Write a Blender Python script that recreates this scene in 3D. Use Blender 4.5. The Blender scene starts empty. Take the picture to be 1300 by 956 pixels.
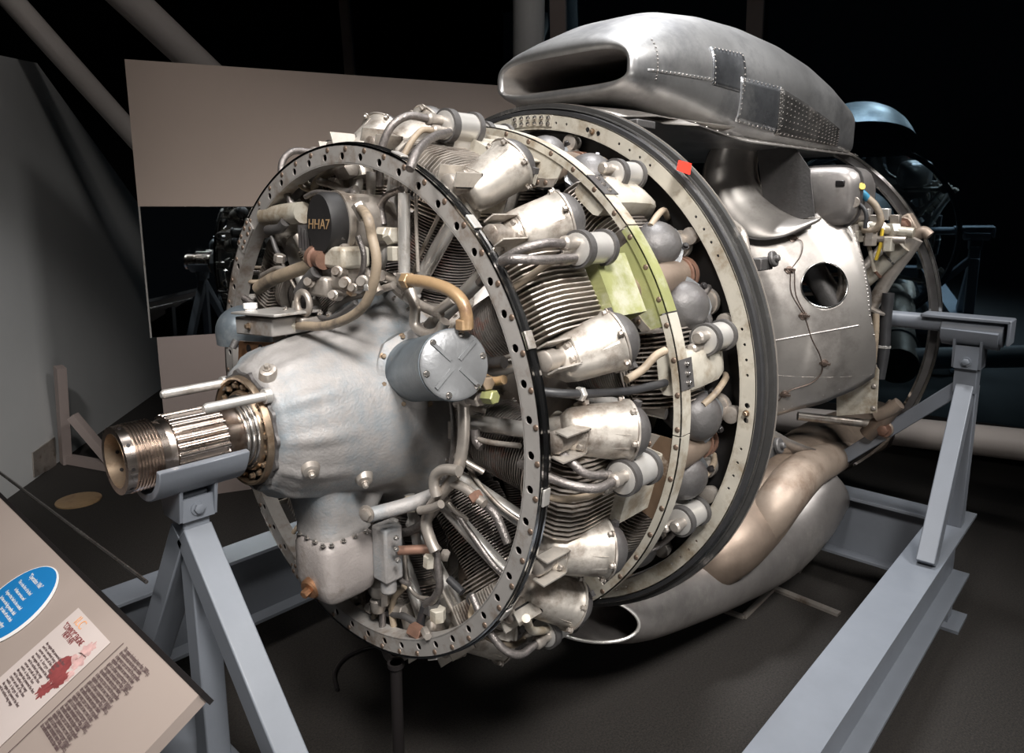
import bpy, math, random
from mathutils import Vector, Matrix
from math import sin, cos, pi, radians, sqrt, atan2, hypot
random.seed(7)
sc = bpy.context.scene
col = sc.collection
H = 1.10                      # height of the crankshaft axis above the floor (m)

# ---------------------------------------------------------------- camera
F_PX, PITCH, YAW = 911.77, 0.18179, 0.73833
CAM = Vector((-1.54603, -1.35480, 0.44528))        # relative to the crankshaft axis, at the rear cowl ring
FW = Vector((cos(YAW)*cos(PITCH), sin(YAW)*cos(PITCH), -sin(PITCH)))
RT = FW.cross(Vector((0, 0, 1))).normalized()
UP = RT.cross(FW)
cam_d = bpy.data.cameras.new('camera'); cam = bpy.data.objects.new('camera', cam_d); col.objects.link(cam)
cam_d.sensor_width = 36; cam_d.lens = F_PX/1300*36; cam_d.shift_y = -45/1300; cam_d.clip_start = 0.02
cam.matrix_world = Matrix.Translation(CAM + Vector((0, 0, H))) @ Matrix((RT, UP, -FW)).transposed().to_4x4()
sc.camera = cam
# ---------------------------------------------------------------- world, lights, exposure
sc.view_settings.view_transform = 'Standard'; sc.view_settings.look = 'None'
sc.view_settings.exposure = 0.0; sc.view_settings.gamma = 1.0
w = bpy.data.worlds.new('night'); sc.world = w; w.use_nodes = True
w.node_tree.nodes['Background'].inputs[0].default_value = (.55, .6, .7, 1)
w.node_tree.nodes['Background'].inputs[1].default_value = 0.006

def area(name, loc, tgt, size, power, color=(1, .97, .93), size_y=None, spread=180):
    l = bpy.data.lights.new(name, 'AREA'); l.energy = power; l.size = size; l.color = color
    if size_y: l.shape = 'RECTANGLE'; l.size_y = size_y
    l.spread = radians(spread)
    o = bpy.data.objects.new(name, l); col.objects.link(o)
    loc = Vector(loc); o.location = loc
    o.rotation_euler = (Vector(tgt) - loc).to_track_quat('-Z', 'Y').to_euler()
    return o
def spot(name, loc, tgt, power, angle, blend=.6, color=(1, .97, .94), radius=.1):
    l = bpy.data.lights.new(name, 'SPOT'); l.energy = power; l.spot_size = radians(angle); l.spot_blend = blend
    l.color = color; l.shadow_soft_size = radius
    o = bpy.data.objects.new(name, l); col.objects.link(o)
    loc = Vector(loc); o.location = loc
    o.rotation_euler = (Vector(tgt) - loc).to_track_quat('-Z', 'Y').to_euler()
    return o
area('added_key_light', (-1.7, -2.2, 3.4), (-.3, -.3, H), .6, 21, (1, .965, .93), spread=60)  # unseen area lamp added as soft key on the engine
area('added_front_light', (-3.1, -1.0, 4.6), (-.5, 0, H), .6, 13, (1, .96, .92), spread=60)  # added lamp out of view, brightens the nose and front ring
area('added_side_light', (.9, -3.3, 4.3), (.7, -.3, H), .9, 21, (1, .98, .96), spread=60)  # added side lamp for highlights on the near flank
area('added_top_light', (.5, -.3, 4.6), (.5, 0, H), .6, 20, (.97, .98, 1), spread=50)  # unseen overhead lamp put in to light the scoop
area('added_low_fill', (-1.2, -3.0, .5), (-.2, -.3, .8), .5, 2.5, (1, .97, .94), spread=70)  # weak fill added near the floor for the underside
spot('added_board_spot', (-1.6, -.2, 4.2), (.32, 2.02, 1.72), 62, 27, 1, (1, .92, .86))  # added narrow spot; its falloff leaves the board's right end dim
spot('added_partition_spot', (-1.7, .3, 2.9), (-1.0, 2.8, 1.1), 170, 30, .9, (1, .98, .97))  # added spot; its cone edge leaves part of the partition in shade
spot('added_label_spot', (-1.9, -.6, 2.6), (-1.35, -.05, .8), 1.7, 40, .6, (1, .97, .94))  # spot put in to lift the label rail
spot('added_stand_spot', (.6, -2.9, 3.0), (1.35, -.85, .9), 5, 30, .9, (.93, .96, 1))  # added cool spot on the rear of the stand
spot('added_saddle_spot', (-2.3, -2.0, 2.6), (-.98, -.1, .95), 26, 20, .8, (.96, .98, 1))  # added spot that brightens the front saddle and leg
spot('added_truss_spot', (-1.2, .8, 4.6), (.1, 3.3, 2.5), 60, 50, .9, (1, .95, .91))  # extra spot, added to brighten the roof tubes
spot('added_column_spot', (1.2, .4, 4.6), (2.6, 2.2, 2.4), 30, 40, .9, (1, .94, .9))  # extra spot, added to brighten the pale column

# ---------------------------------------------------------------- where a line of sight meets a known plane or radius
def ray(u, v): return (FW*F_PX + RT*(u-650) - UP*(v-433)).normalized()
def at(u, v, x=None, y=None, z=None, r=None, n=None, d=None):
    D = ray(u, v)
    if x is not None: return CAM + D*((x-CAM.x)/D.x)
    if y is not None: return CAM + D*((y-CAM.y)/D.y)
    if z is not None: return CAM + D*((z-CAM.z)/D.z)
    if n is not None: return CAM + D*((d-n.dot(CAM))/n.dot(D))
    A = D.y**2+D.z**2; B = 2*(CAM.y*D.y+CAM.z*D.z); K = CAM.y**2+CAM.z**2-r*r
    q = B*B-4*A*K
    t = (-B-sqrt(max(q, 0)))/(2*A)
    return CAM + D*t
def cy(x, r, ph): a = radians(ph); return Vector((x, -r*sin(a), r*cos(a)))
def phi_of(P): return math.degrees(atan2(-P.y, P.z)) % 360

# ---------------------------------------------------------------- materials
def mat(name, color, metal=0., rough=.5, var=.15, scale=18., bump=.0, bscale=60., dirt=None, dirt_amt=.35, dscale=7., aniso=0, spec=.5, rvar=.12):
    m = bpy.data.materials.new(name); m.use_nodes = True
    nt = m.node_tree; N = nt.nodes; L = nt.links; b = N['Principled BSDF']
    b.inputs['Metallic'].default_value = metal; b.inputs['Roughness'].default_value = rough
    b.inputs['Specular IOR Level'].default_value = spec
    tc = N.new('ShaderNodeTexCoord')
    nz = N.new('ShaderNodeTexNoise'); nz.inputs['Scale'].default_value = scale; nz.inputs['Detail'].default_value = 8; nz.inputs['Roughness'].default_value = .65
    L.new(tc.outputs['Object'], nz.inputs['Vector'])
    rp = N.new('ShaderNodeValToRGB')
    c = Vector(color[:3])
    rp.color_ramp.elements[0].position = .3; rp.color_ramp.elements[1].position = .7
    rp.color_ramp.elements[0].color = (*(c*(1-var)), 1); rp.color_ramp.elements[1].color = (*[min(1, q*(1+var)) for q in c], 1)
    L.new(nz.outputs['Fac'], rp.inputs['Fac'])
    out = rp.outputs['Color']
    if dirt:
        n2 = N.new('ShaderNodeTexNoise'); n2.inputs['Scale'].default_value = dscale; n2.inputs['Detail'].default_value = 10; n2.inputs['Roughness'].default_value = .7
        L.new(tc.outputs['Object'], n2.inputs['Vector'])
        r2 = N.new('ShaderNodeValToRGB'); r2.color_ramp.elements[0].position = .62-dirt_amt*.35; r2.color_ramp.elements[1].position = .72-dirt_amt*.2
        L.new(n2.outputs['Fac'], r2.inputs['Fac'])
        mx = N.new('ShaderNodeMixRGB'); mx.inputs['Color2'].default_value = (*dirt, 1)
        L.new(r2.outputs['Color'], mx.inputs['Fac']); L.new(out, mx.inputs['Color1']); out = mx.outputs['Color']
    L.new(out, b.inputs['Base Color'])
    if rvar:
        mr = N.new('ShaderNodeMapRange'); mr.inputs['To Min'].default_value = max(.03, rough-rvar); mr.inputs['To Max'].default_value = min(1, rough+rvar)
        n3 = N.new('ShaderNodeTexNoise'); n3.inputs['Scale'].default_value = scale*.6; n3.inputs['Detail'].default_value = 6
        L.new(tc.outputs['Object'], n3.inputs['Vector']); L.new(n3.outputs['Fac'], mr.inputs['Value']); L.new(mr.outputs['Result'], b.inputs['Roughness'])
    if bump:
        nb = N.new('ShaderNodeTexNoise'); nb.inputs['Scale'].default_value = bscale; nb.inputs['Detail'].default_value = 5
        L.new(tc.outputs['Object'], nb.inputs['Vector'])
        bp = N.new('ShaderNodeBump'); bp.inputs['Strength'].default_value = bump; bp.inputs['Distance'].default_value = .004
        L.new(nb.outputs['Fac'], bp.inputs['Height']); L.new(bp.outputs['Normal'], b.inputs['Normal'])
    return m
M = {}
M['cast'] = mat('cast_aluminium', (.30, .285, .275), .22, .58, .12, 30, .3, 160, (.2, .235, .26), .42, 5)
M['head'] = mat('machined_alloy', (.47, .435, .39), .6, .45, .2, 14, .2, 60, (.2, .165, .135), .33, 9)
M['fin'] = mat('cooling_fin_metal', (.55, .5, .45), .7, .38, .25, 25, 0, 60, (.2, .15, .12), .3, 12)
M['barrel'] = mat('barrel_steel', (.3, .27, .25), .6, .45, .25, 25, 0, 60, (.35, .1, .06), .2, 6)
M['dark'] = mat('dark_cast_cover', (.105, .1, .098), .45, .5, .15, 20, .25, 120, (.08, .07, .07), .3, 8)
M['steel'] = mat('polished_steel', (.6, .57, .54), .95, .24, .12, 20, .05, 90, (.25, .18, .14), .25, 9)
M['shaft'] = mat('shaft_steel', (.5, .43, .38), 1, .27, .12, 22, .03, 90, (.3, .2, .15), .3, 14)
M['brassy'] = mat('oiled_bronze', (.42, .32, .23), .85, .34, .2, 22, .05, 90, (.2, .14, .09), .3, 16)
M['ringgrey'] = mat('grey_painted_ring', (.385, .365, .345), .35, .42, .1, 12, .08, 90, (.22, .175, .14), .33, 10)
M['chrome'] = mat('bright_edge_metal', (.75, .74, .72), 1, .16, .08, 20, 0)
M['cream'] = mat('cream_enamel', (.47, .44, .375), .15, .42, .1, 10, .08, 90, (.25, .2, .14), .36, 9)
M['green'] = mat('zinc_green_primer', (.29, .3, .13), .25, .4, .18, 10, .08, 90, (.45, .44, .34), .34, 9)
M['bronze'] = mat('brown_varnished_sheet', (.15, .10, .065), .3, .4, .2, 12, .05, 90, (.5, .45, .38), .2, 9)
M['hose'] = mat('tan_rubber_hose', (.27, .215, .155), 0, .55, .18, 30, .15, 160, (.12, .095, .075), .33, 10)
M['pipe'] = mat('dull_metal_pipe', (.42, .38, .34), .6, .4, .2, 20, .05, 90, (.18, .14, .11), .3, 10)
M['gold'] = mat('amber_sleeve', (.36, .24, .13), .2, .4, .18, 20, .05, 90, (.2, .12, .07), .3, 10)
M['copper'] = mat('copper_plug', (.5, .27, .15), .8, .38, .2, 22, .05, 90, (.25, .13, .07), .3, 14)
M['rust'] = mat('rusty_brown', (.22, .125, .09), .4, .5, .25, 30, .1, 100)
M['rubber'] = mat('black_rubber', (.03, .03, .032), 0, .45, .2, 30, .1, 90)
M['sealgrey'] = mat('weathered_rubber_seal', (.03, .029, .028), .0, .7, .25, 16, .1, 90, (.2, .18, .165), .15, 8)
M['braid'] = mat('braided_conduit', (.22, .2, .19), .7, .38, .3, 90, .4, 300)
M['tube'] = mat('silver_tube', (.6, .58, .55), .6, .34, .08, 20, .02, 90, (.3, .26, .22), .22, 8)
M['skin'] = mat('worn_skin_metal', (.38, .355, .33), .8, .42, .14, 5, .2, 18, (.22, .2, .185), .36, 3.5)
M['scoop'] = mat('scoop_metal', (.56, .555, .55), .88, .38, .2, 4, .14, 25, (.3, .3, .31), .42, 2.5)
M['patch'] = mat('riveted_patch_metal', (.33, .34, .36), .9, .3, .35, 9, .2, 50, (.6, .6, .6), .3, 5)
M['patchdark'] = mat('dark_patch_metal', (.12, .115, .11), .8, .38, .3, 9, .2, 50, (.3, .28, .26), .3, 5)
M['exhaust'] = mat('heat_browned_steel', (.24, .185, .145), .6, .48, .2, 8, .1, 40, (.33, .26, .2), .33, 4)
M['exhlight'] = mat('heat_tinted_steel', (.34, .27, .215), .45, .52, .2, 6, .1, 40, (.2, .14, .1), .3, 4)
M['duct'] = mat('grey_duct_metal', (.36, .335, .32), .75, .4, .2, 6, .12, 30, (.5, .47, .44), .3, 4)
M['inside'] = mat('dark_interior', (.05, .045, .045), .3, .6, .3, 10)  # dark tone at the end of the throat
M['drum'] = mat('blue_grey_drum', (.13, .155, .175), .35, .38, .12, 16, .1, 120, (.22, .24, .25), .3, 8)
M['drumface'] = mat('grey_drum_cover', (.2, .205, .21), .45, .4, .12, 16, .15, 120, (.15, .155, .16), .3, 8)
M['stand'] = mat('pale_grey_stand_paint', (.165, .18, .205), .0, .4, .05, 10, .04, 200)
M['beige'] = mat('beige_board_paint', (.5, .4, .34), 0, .55, .02, 5)
M['brownshade'] = mat('brown_and_painted_shade', (.3, .245, .225), 0, .55, .03, 5)  # brown of the mullions; on lower panel and easel, painted shade
M['mirror'] = mat('black_glass', (.35, .4, .43), 1, .02, 0, 5, rvar=0)
M['wall'] = mat('white_wall_paint', (.6, .6, .59), 0, .6, .03, 3)
M['tubewhite'] = mat('white_truss_paint', (.55, .5, .47), 0, .4, .03, 8)
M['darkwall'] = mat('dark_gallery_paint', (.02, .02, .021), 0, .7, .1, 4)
M['floor'] = mat('speckled_dark_floor', (.017, .014, .0115), 0, .85, .95, 160, .6, 300)
M['plate'] = mat('floor_plate', (.05, .047, .045), .3, .45, .15, 10)
M['red'] = mat('red_tag', (.75, .03, .015), 0, .4, .1, 20)
M['yellow'] = mat('yellow_plug', (.7, .5, .05), 0, .4, .1, 20)
M['blue'] = mat('blue_sleeve', (.05, .25, .4), 0, .4, .1, 20)
M['nut'] = mat('brown_hex_nut', (.2, .145, .11), .6, .4, .2, 22, .05, 90)
M['capshade'] = mat('cap_black_and_painted_shade', (.012, .011, .011), .1, .6, .3, 10)  # distributor cap's own black, and shade painted into gaps
M['sumpcast'] = mat('warm_grey_casting', (.31, .28, .265), .15, .55, .1, 20, .3, 160, (.2, .17, .15), .25, 7)
M['band'] = mat('dark_gloss_edge', (.06, .06, .062), .9, .2, .2, 10)
M['wire'] = mat('lock_wire', (.16, .12, .1), .7, .4, .1, 20)
M['panel'] = mat('label_rail_beige', (.37, .305, .27), 0, .45, .02, 4)
M['black'] = mat('black_trim', (.015, .013, .013), 0, .35, .1, 10)
M['oval'] = mat('print_blue', (.015, .2, .5), 0, .4, .02, 6)
M['white'] = mat('print_white', (.85, .84, .82), 0, .45, .01, 6)
M['paper'] = mat('print_pale_pink', (.6, .52, .49), 0, .5, .03, 6)
M['ink'] = mat('print_dark_ink', (.12, .08, .08), 0, .5, .05, 6)
M['maroon'] = mat('print_maroon', (.26, .06, .06), 0, .5, .3, 60)
M['pink'] = mat('print_soft_pink', (.6, .38, .36), 0, .5, .25, 60)
M['orange'] = mat('print_orange', (.8, .4, .2), 0, .5, .05, 6)

# ---------------------------------------------------------------- mesh builder
def frame(axis, ref=None):
    a = Vector(axis).normalized()
    ref = Vector(ref) if ref is not None else (Vector((0, 0, 1)) if abs(a.z) < .9 else Vector((1, 0, 0)))
    s = ref.cross(a)
    if s.length < 1e-6: s = Vector((0, 1, 0)).cross(a)
    s.normalize(); t = a.cross(s)
    return a, s, t
def smooth_path(pts, n=6):
    pts = [Vector(p) for p in pts]
    if len(pts) < 3: return pts
    P = [pts[0]*2-pts[1]] + pts + [pts[-1]*2-pts[-2]]
    out = []
    for i in range(1, len(P)-2):
        for k in range(n):
            t = k/n
            a, b, c, d = P[i-1], P[i], P[i+1], P[i+2]
            out.append(.5*((2*b)+(c-a)*t+(2*a-5*b+4*c-d)*t*t+(-a+3*b-3*c+d)*t**3))
    out.append(pts[-1]); return out
class MB:
    def __init__(s, mtx=None): s.v = []; s.f = []; s.m = mtx
    def add(s, vs, fs):
        o = len(s.v)
        s.v += [(s.m @ Vector(p)) if s.m else Vector(p) for p in vs]
        s.f += [tuple(i+o for i in q) for q in fs]; return s
    def box(s, c, d, R=None):
        hx, hy, hz = d[0]/2, d[1]/2, d[2]/2; c = Vector(c)
        P = [Vector((x*hx, y*hy, z*hz)) for x in (-1, 1) for y in (-1, 1) for z in (-1, 1)]
        if R is not None: P = [R @ p for p in P]
        return s.add([c+p for p in P], [(0, 1, 3, 2), (4, 6, 7, 5), (0, 4, 5, 1), (2, 3, 7, 6), (0, 2, 6, 4), (1, 5, 7, 3)])
    def rings(s, R, closed=True, cap0=True, cap1=True):
        n = len(R[0]); vs = [p for r in R for p in r]; fs = []
        for i in range(len(R)-1):
            for j in range(n if closed else n-1):
                k = (j+1) % n
                fs.append((i*n+j, i*n+k, (i+1)*n+k, (i+1)*n+j))
        if cap0: fs.append(tuple(reversed(range(n))))
        if cap1: fs.append(tuple((len(R)-1)*n+j for j in range(n)))
        return s.add(vs, fs)
    def lathe(s, prof, p0=(0, 0, 0), axis=(1, 0, 0), seg=24, cap0=True, cap1=True, mod=None, ref=None, sy=1.):
        a, u, t = frame(axis, ref); p0 = Vector(p0); R = []
        for (d, r) in prof:
            ring = []
            for j in range(seg):
                g = 2*pi*j/seg
                rr = r if mod is None else mod(d, r, g)
                ring.append(p0 + a*d + u*(rr*cos(g)*sy) + t*(rr*sin(g)))
            R.append(ring)
        return s.rings(R, True, cap0, cap1)
    def cyl(s, a, b, r, r2=None, seg=16, **k):
        a = Vector(a); b = Vector(b); return s.lathe([(0, r), ((b-a).length, r if r2 is None else r2)], a, b-a, seg, **k)
    def tube(s, pts, r, seg=10, n=6, caps=True, flat=1., smooth=True):
        P = smooth_path(pts, n) if smooth else [Vector(p) for p in pts]
        m = len(P); R = []; a = (P[1]-P[0]).normalized(); _, u, t = frame(a)
        rad = r if callable(r) else (lambda q: r)
        for i, p in enumerate(P):
            d = (P[min(i+1, m-1)]-P[max(i-1, 0)]).normalized()
            u = (u - d*u.dot(d)).normalized(); t = d.cross(u)
            rr = rad(i/(m-1))
            R.append([p + u*(rr*cos(2*pi*j/seg)) + t*(rr*flat*sin(2*pi*j/seg)) for j in range(seg)])
        return s.rings(R, True, caps, caps)
    def square(s, a, b, wd, ht, ref=None):
        a = Vector(a); b = Vector(b); ax, u, t = frame(b-a, ref)
        q = [(-1, -1), (1, -1), (1, 1), (-1, 1)]
        return s.rings([[p + u*(i*wd/2)+t*(j*ht/2) for i, j in q] for p in (a, b)])
    def annulus(s, x0, x1, r0, r1, seg=96, p0=0, p1=360):
        R = []; full = abs(p1-p0) >= 360; n = seg if full else seg+1
        for k in range(n):
            ph = p0+(p1-p0)*k/seg
            R.append([cy(x0, r0, ph), cy(x0, r1, ph), cy(x1, r1, ph), cy(x1, r0, ph)])
        if full: R.append(R[0]); 
        return s.rings(R, True, not full, not full)
    def plate(s, pts, th, nrm=None):
        P = [Vector(p) for p in pts]
        if nrm is None: nrm = (P[1]-P[0]).cross(P[2]-P[0])
        nrm = Vector(nrm).normalized()*th
        return s.rings([P, [p+nrm for p in P]])
    def hexbolt(s, p, ax, r, h, washer=True):
        p = Vector(p); a = Vector(ax).normalized()
        if washer: s.lathe([(0, r*1.45), (h*.25, r*1.45)], p, a, 12)
        s.lathe([(h*.25 if washer else 0, r), (h*.9, r), (h, r*.8)], p, a, 6)
        return s
    def dome(s, p, ax, r, h=None, seg=16):
        h = r if h is None else h
        return s.lathe([(h*sin(t), r*cos(t)) for t in [k*pi/2/6 for k in range(6)]]+[(h, r*.02)], p, ax, seg)
    def mesh(s, name, m, ang=38):
        me = bpy.data.meshes.new(name); me.from_pydata([tuple(p) for p in s.v], [], s.f); me.update()
        me.materials.append(m)
        import bmesh
        bm = bmesh.new(); bm.from_mesh(me); bmesh.ops.recalc_face_normals(bm, faces=bm.faces); bm.to_mesh(me); bm.free()
        me.polygons.foreach_set('use_smooth', [True]*len(me.polygons))
        try: me.set_sharp_from_angle(angle=radians(ang))
        except Exception: pass
        return me
    def build(s, name, m, parent=None, bevel=0, ang=38, sub=0, bseg=2):
        o = bpy.data.objects.new(name, s.mesh(name, M[m] if isinstance(m, str) else m, ang)); col.objects.link(o)
        if parent: o.parent = parent
        if bevel:
            b = o.modifiers.new('bevel', 'BEVEL'); b.width = bevel; b.segments = bseg; b.limit_method = 'ANGLE'; b.angle_limit = radians(35)
        if sub:
            q = o.modifiers.new('sub', 'SUBSURF'); q.levels = sub; q.render_levels = sub
        return o
def tag(o, label=None, cat=None, group=None, kind=None):
    if label: o['label'] = label
    if cat: o['category'] = cat
    if group: o['group'] = group
    if kind: o['kind'] = kind
    return o
def empty(name, loc=(0, 0, 0)):
    o = bpy.data.objects.new(name, None); o.empty_display_size = .1; o.location = loc; col.objects.link(o); return o
def inst(src, name, parent, mtx):
    o = bpy.data.objects.new(name, src); col.objects.link(o); o.parent = parent; o.matrix_local = mtx; return o
def orient(p, axis, roll=0):
    a, u, t = frame(axis)
    return Matrix.Translation(p) @ Matrix((u, t, a)).transposed().to_4x4() @ Matrix.Rotation(roll, 4, 'Z')
WORLD = Matrix.Translation((0, 0, H))      # things of the setting are built in floor coordinates
def W(p): p = Vector(p); return Vector((p.x, p.y, p.z+H))
# ================================================================ THE SETTING
def struct(o): o['kind'] = 'structure'; return o
f = MB(); f.box((1.5, 1.0, -.05), (14, 14, .1)); struct(f.build('floor', 'floor'))
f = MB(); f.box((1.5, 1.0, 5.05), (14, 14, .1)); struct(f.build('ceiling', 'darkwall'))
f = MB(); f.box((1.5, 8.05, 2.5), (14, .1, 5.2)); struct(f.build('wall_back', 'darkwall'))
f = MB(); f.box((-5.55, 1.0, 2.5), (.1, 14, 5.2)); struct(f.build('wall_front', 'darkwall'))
# glass curtain wall behind the rear of the engine, leaning slightly
def glass_mat():
    m = bpy.data.materials.new('night_window_glass'); m.use_nodes = True; nt = m.node_tree; N = nt.nodes; L = nt.links
    N.remove(N['Principled BSDF']); out = N['Material Output']
    g = N.new('ShaderNodeBsdfGlossy'); g.inputs['Color'].default_value = (.42, .64, .8, 1); g.inputs['Roughness'].default_value = .015
    t = N.new('ShaderNodeBsdfTransparent'); t.inputs['Color'].default_value = (.5, .55, .6, 1)
    mx = N.new('ShaderNodeMixShader'); mx.inputs['Fac'].default_value = .42
    L.new(t.outputs[0], mx.inputs[1]); L.new(g.outputs[0], mx.inputs[2]); L.new(mx.outputs[0], out.inputs['Surface']); return m
M['glass'] = glass_mat()
ga, gt, gd = radians(10), radians(3.5), 3.1
gn = Vector((cos(ga)*cos(gt), sin(ga)*cos(gt), sin(gt)))
gs = Vector((-sin(ga), cos(ga), 0)); gu = gn.cross(gs); gu = gu if gu.z > 0 else -gu
def gp(s, t, o=0): return W(gn*(gd+o) + gs*s + gu*t)
win = MB(); win.rings([[gp(-3.5, -1.05, o), gp(6.5, -1.05, o), gp(6.5, 3.2, o), gp(-3.5, 3.2, o)] for o in (0, .012)])
win = struct(win.build('window_1', 'glass'))
MULL = []
for s_, wd in ((-2.6, .09), (.18, .1), (1.55, .12), (3.6, .1)):
    b = MB(); b.square(gp(s_, -1.08, .05), gp(s_, 3.2, .05), .14, wd, ref=tuple(gs)); MULL.append(b.build('mullion', 'rustwood' if False else 'brownshade', win))
b = MB(); b.square(gp(-3.5, -1.04, .03), gp(6.5, -1.04, .03), .08, .12, ref=(0, 0, 1)); b.build('sill', 'darkwall', win)
# white column at the far end of the room
# pale column beyond the board and big white tubes of the roof frame
b = MB(); c_ = at(671, 60, y=2.1); b.cyl(W((c_.x, 2.1, -H)), W((c_.x, 2.1, 3.9)), .11, seg=32); struct(tag(b.build('trim_1', 'wall')))
A_ = at(10, -5, y=3.4); B_ = at(205, 212, y=3.4)
d_ = (B_-A_).normalized()
b = MB(WORLD); b.tube([A_-d_*1.0, B_+d_*1.2], .062, 20, smooth=False); struct(b.build('trim_2', 'tubewhite'))
A_ = at(150, -14, y=3.1); B_ = at(262, 92, y=3.1); d_ = (B_-A_).normalized()
b = MB(WORLD); b.tube([A_-d_*.9, B_+d_*.9], .095, 24, smooth=False); struct(b.build('trim_3', 'tubewhite'))
b = MB(WORLD); A_ = at(1000, 532, x=2.45); B_ = at(1310, 566, x=2.45); d_ = (B_-A_).normalized()
b.tube([A_-d_*1.2, B_+d_*.8], .075, 24, smooth=False); struct(b.build('trim_4', 'tubewhite'))
# white partition at the left
p0 = at(70, 590, z=-H); p1 = at(0, 640, z=-H); wd = (p0-p1).normalized(); wn = Vector((wd.y, -wd.x, 0)).normalized(); wdst = wn.dot(p0)
def wp(u, v): return at(u, v, n=wn, d=wdst)
L0 = p1 - wd*.6; TL = wp(-60, 58); TR = wp(47, 80); T2 = wp(118, 178); T3 = wp(205, 300); R0 = wp(205, 470); R0.z = -H
nn = -wn if wn.dot(CAM-p0) < 0 else wn
b = MB(WORLD); L0.z = -H; b.plate([L0, R0, Vector((T3.x, T3.y, T3.z)), T2, TR, TL], .08, -nn); struct(b.build('wall_left', 'wall'))
b = MB(WORLD); q0 = wp(40, 575); q1 = wp(68, 555); q2 = wp(70, 592); q3 = wp(42, 606)
b.plate([q0+nn*.002, q1+nn*.002, q2+nn*.002, q3+nn*.002], .006, nn); o = tag(b.build('wall_vent', 'pipe'), 'small grey vent plate low on the white partition at the left', 'vent')
# small pale easel frame, coloured brown to look dim, before the white partition
es = tag(empty('easel_frame', (0, 0, 0)), 'thin grey upright frame with diagonal brace beside the white partition', 'frame')
fa = at(84, 588, z=-H); ft = at(76, 466, x=fa.x)
b = MB(WORLD); b.square(fa, ft, .07, .05); b.build('post', 'brownshade', es)
fb = at(150, 600, z=-H); b = MB(WORLD); b.square(at(92, 528, x=fa.x), fb+Vector((0, 0, .02)), .05, .05); b.build('brace', 'brownshade', es)
b = MB(WORLD); b.square(fa+Vector((0, 0, .03)), fb+Vector((0, 0, .03)), .05, .05); b.build('foot_bar', 'brownshade', es)
# display board with a strip of black glass
ba = radians(65); bn = Vector((cos(ba), sin(ba), 0)); bd = 2.2; bs = Vector((sin(ba), -cos(ba), 0))
def bp(u, v, off=0): return at(u, v, n=bn, d=bd) - bn*off
board = tag(empty('display_board', (0, 0, 0)), 'tall beige display board with a black glass strip behind the engine', 'display board')
tl = bp(158, 75); ml = bp(177, 262); bl = bp(190, 429)
s0 = (tl-bn*bd).dot(bs); s1 = (bp(655, 100)-bn*bd).dot(bs)
def bq(s, z): return bn*bd + bs*s + Vector((0, 0, z))
zt, zm, zl = tl.z, ml.z, bl.z
b = MB(WORLD); b.plate([bq(s0, zm), bq(s1, zm), bq(s1, zt), bq(s0, zt)], .03, bn); b.build('upper_panel', 'beige', board)
b = MB(WORLD); b.plate([bq(s0+.01, zl+.002), bq(s1, zl+.002), bq(s1, zm-.002), bq(s0+.01, zm-.002)], .02, bn); b.build('black_glass_strip', 'mirror', board)
b = MB(WORLD); b.plate([bq(s0, zl), bq(s0+.008, zl), bq(s0+.008, zm), bq(s0, zm)], .022, bn); b.build('edge_trim', 'tube', board)
b = MB(WORLD); b.plate([bq(s0+.03, -H), bq(s1, -H), bq(s1, zl), bq(s0+.03, zl)], .03, bn); b.build('lower_panel', 'brownshade', board)  # same beige board; its shade is put into a darker brown
for s_ in (s0+.25, s1-.25):
    b = MB(WORLD); b.square(bq(s_, -H)+bn*.06, bq(s_, zt-.1)+bn*.06, .05, .05); b.build('upright', 'darkwall', board)
# floor fittings
c = at(100, 636, z=-H); b = MB(WORLD); b.lathe([(0, .11), (.008, .11), (.012, .09)], c, (0, 0, 1), 24); tag(b.build('floor_disc', 'gold'), 'flat round brass disc set in the dark floor at left', 'floor plate')
def fl(u, v): return at(u, v, z=-H)
for pts, nm, lb in (([(898, 770), (945, 735), (982, 748), (944, 785)], 'floor_hatch', 'dark square floor hatch with a metal frame under the exhaust duct'),
                    ([(985, 715), (1003, 693), (1032, 700), (1013, 727)], 'floor_hatch', 'small plain dark floor plate nearer the cross beam')):
    P = [fl(*p) for p in pts]; r_ = empty(nm, W(P[0])); tag(r_, lb, 'floor hatch', 'floor hatches under the engine')
    b = MB(Matrix.Translation(-P[0])); b.plate([p+Vector((0, 0, .002)) for p in P], .006, (0, 0, 1)); b.build('lid', 'plate', r_)
    b = MB(Matrix.Translation(-P[0]))
    for i in range(4): b.square(P[i]+Vector((0, 0, .006)), P[(i+1) % 4]+Vector((0, 0, .006)), .02, .012)
    b.build('rim', 'pipe', r_)
b = MB(WORLD); b.square(fl(980, 748)+Vector((0, 0, .008)), fl(1065, 782)+Vector((0, 0, .008)), .03, .012); tag(b.build('floor_strip', 'pipe'), 'thin metal joint strip running from the floor hatch toward the beam', 'floor strip')
b = MB(WORLD); b.tube([fl(u, v)+Vector((0, 0, .012)) for u, v in ((428, 880), (425, 858), (440, 838), (470, 826), (505, 826), (520, 845))], .006, 8); tag(b.build('floor_cable', 'black'), 'thin black cable looping over the floor under the front ring', 'cable')

c_ = Vector((-.605, -.13, -.60))
b = MB(WORLD); b.cyl((c_.x, c_.y, -H+.01), c_, .014, seg=16); b.cyl((c_.x, c_.y, -H), (c_.x, c_.y, -H+.012), .06, seg=24); b.cyl(c_-Vector((0, 0, .01)), c_, .02, seg=16)
tag(b.build('prop_post', 'black'), 'thin black prop post under the lowest point of the front ring', 'post')

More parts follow.
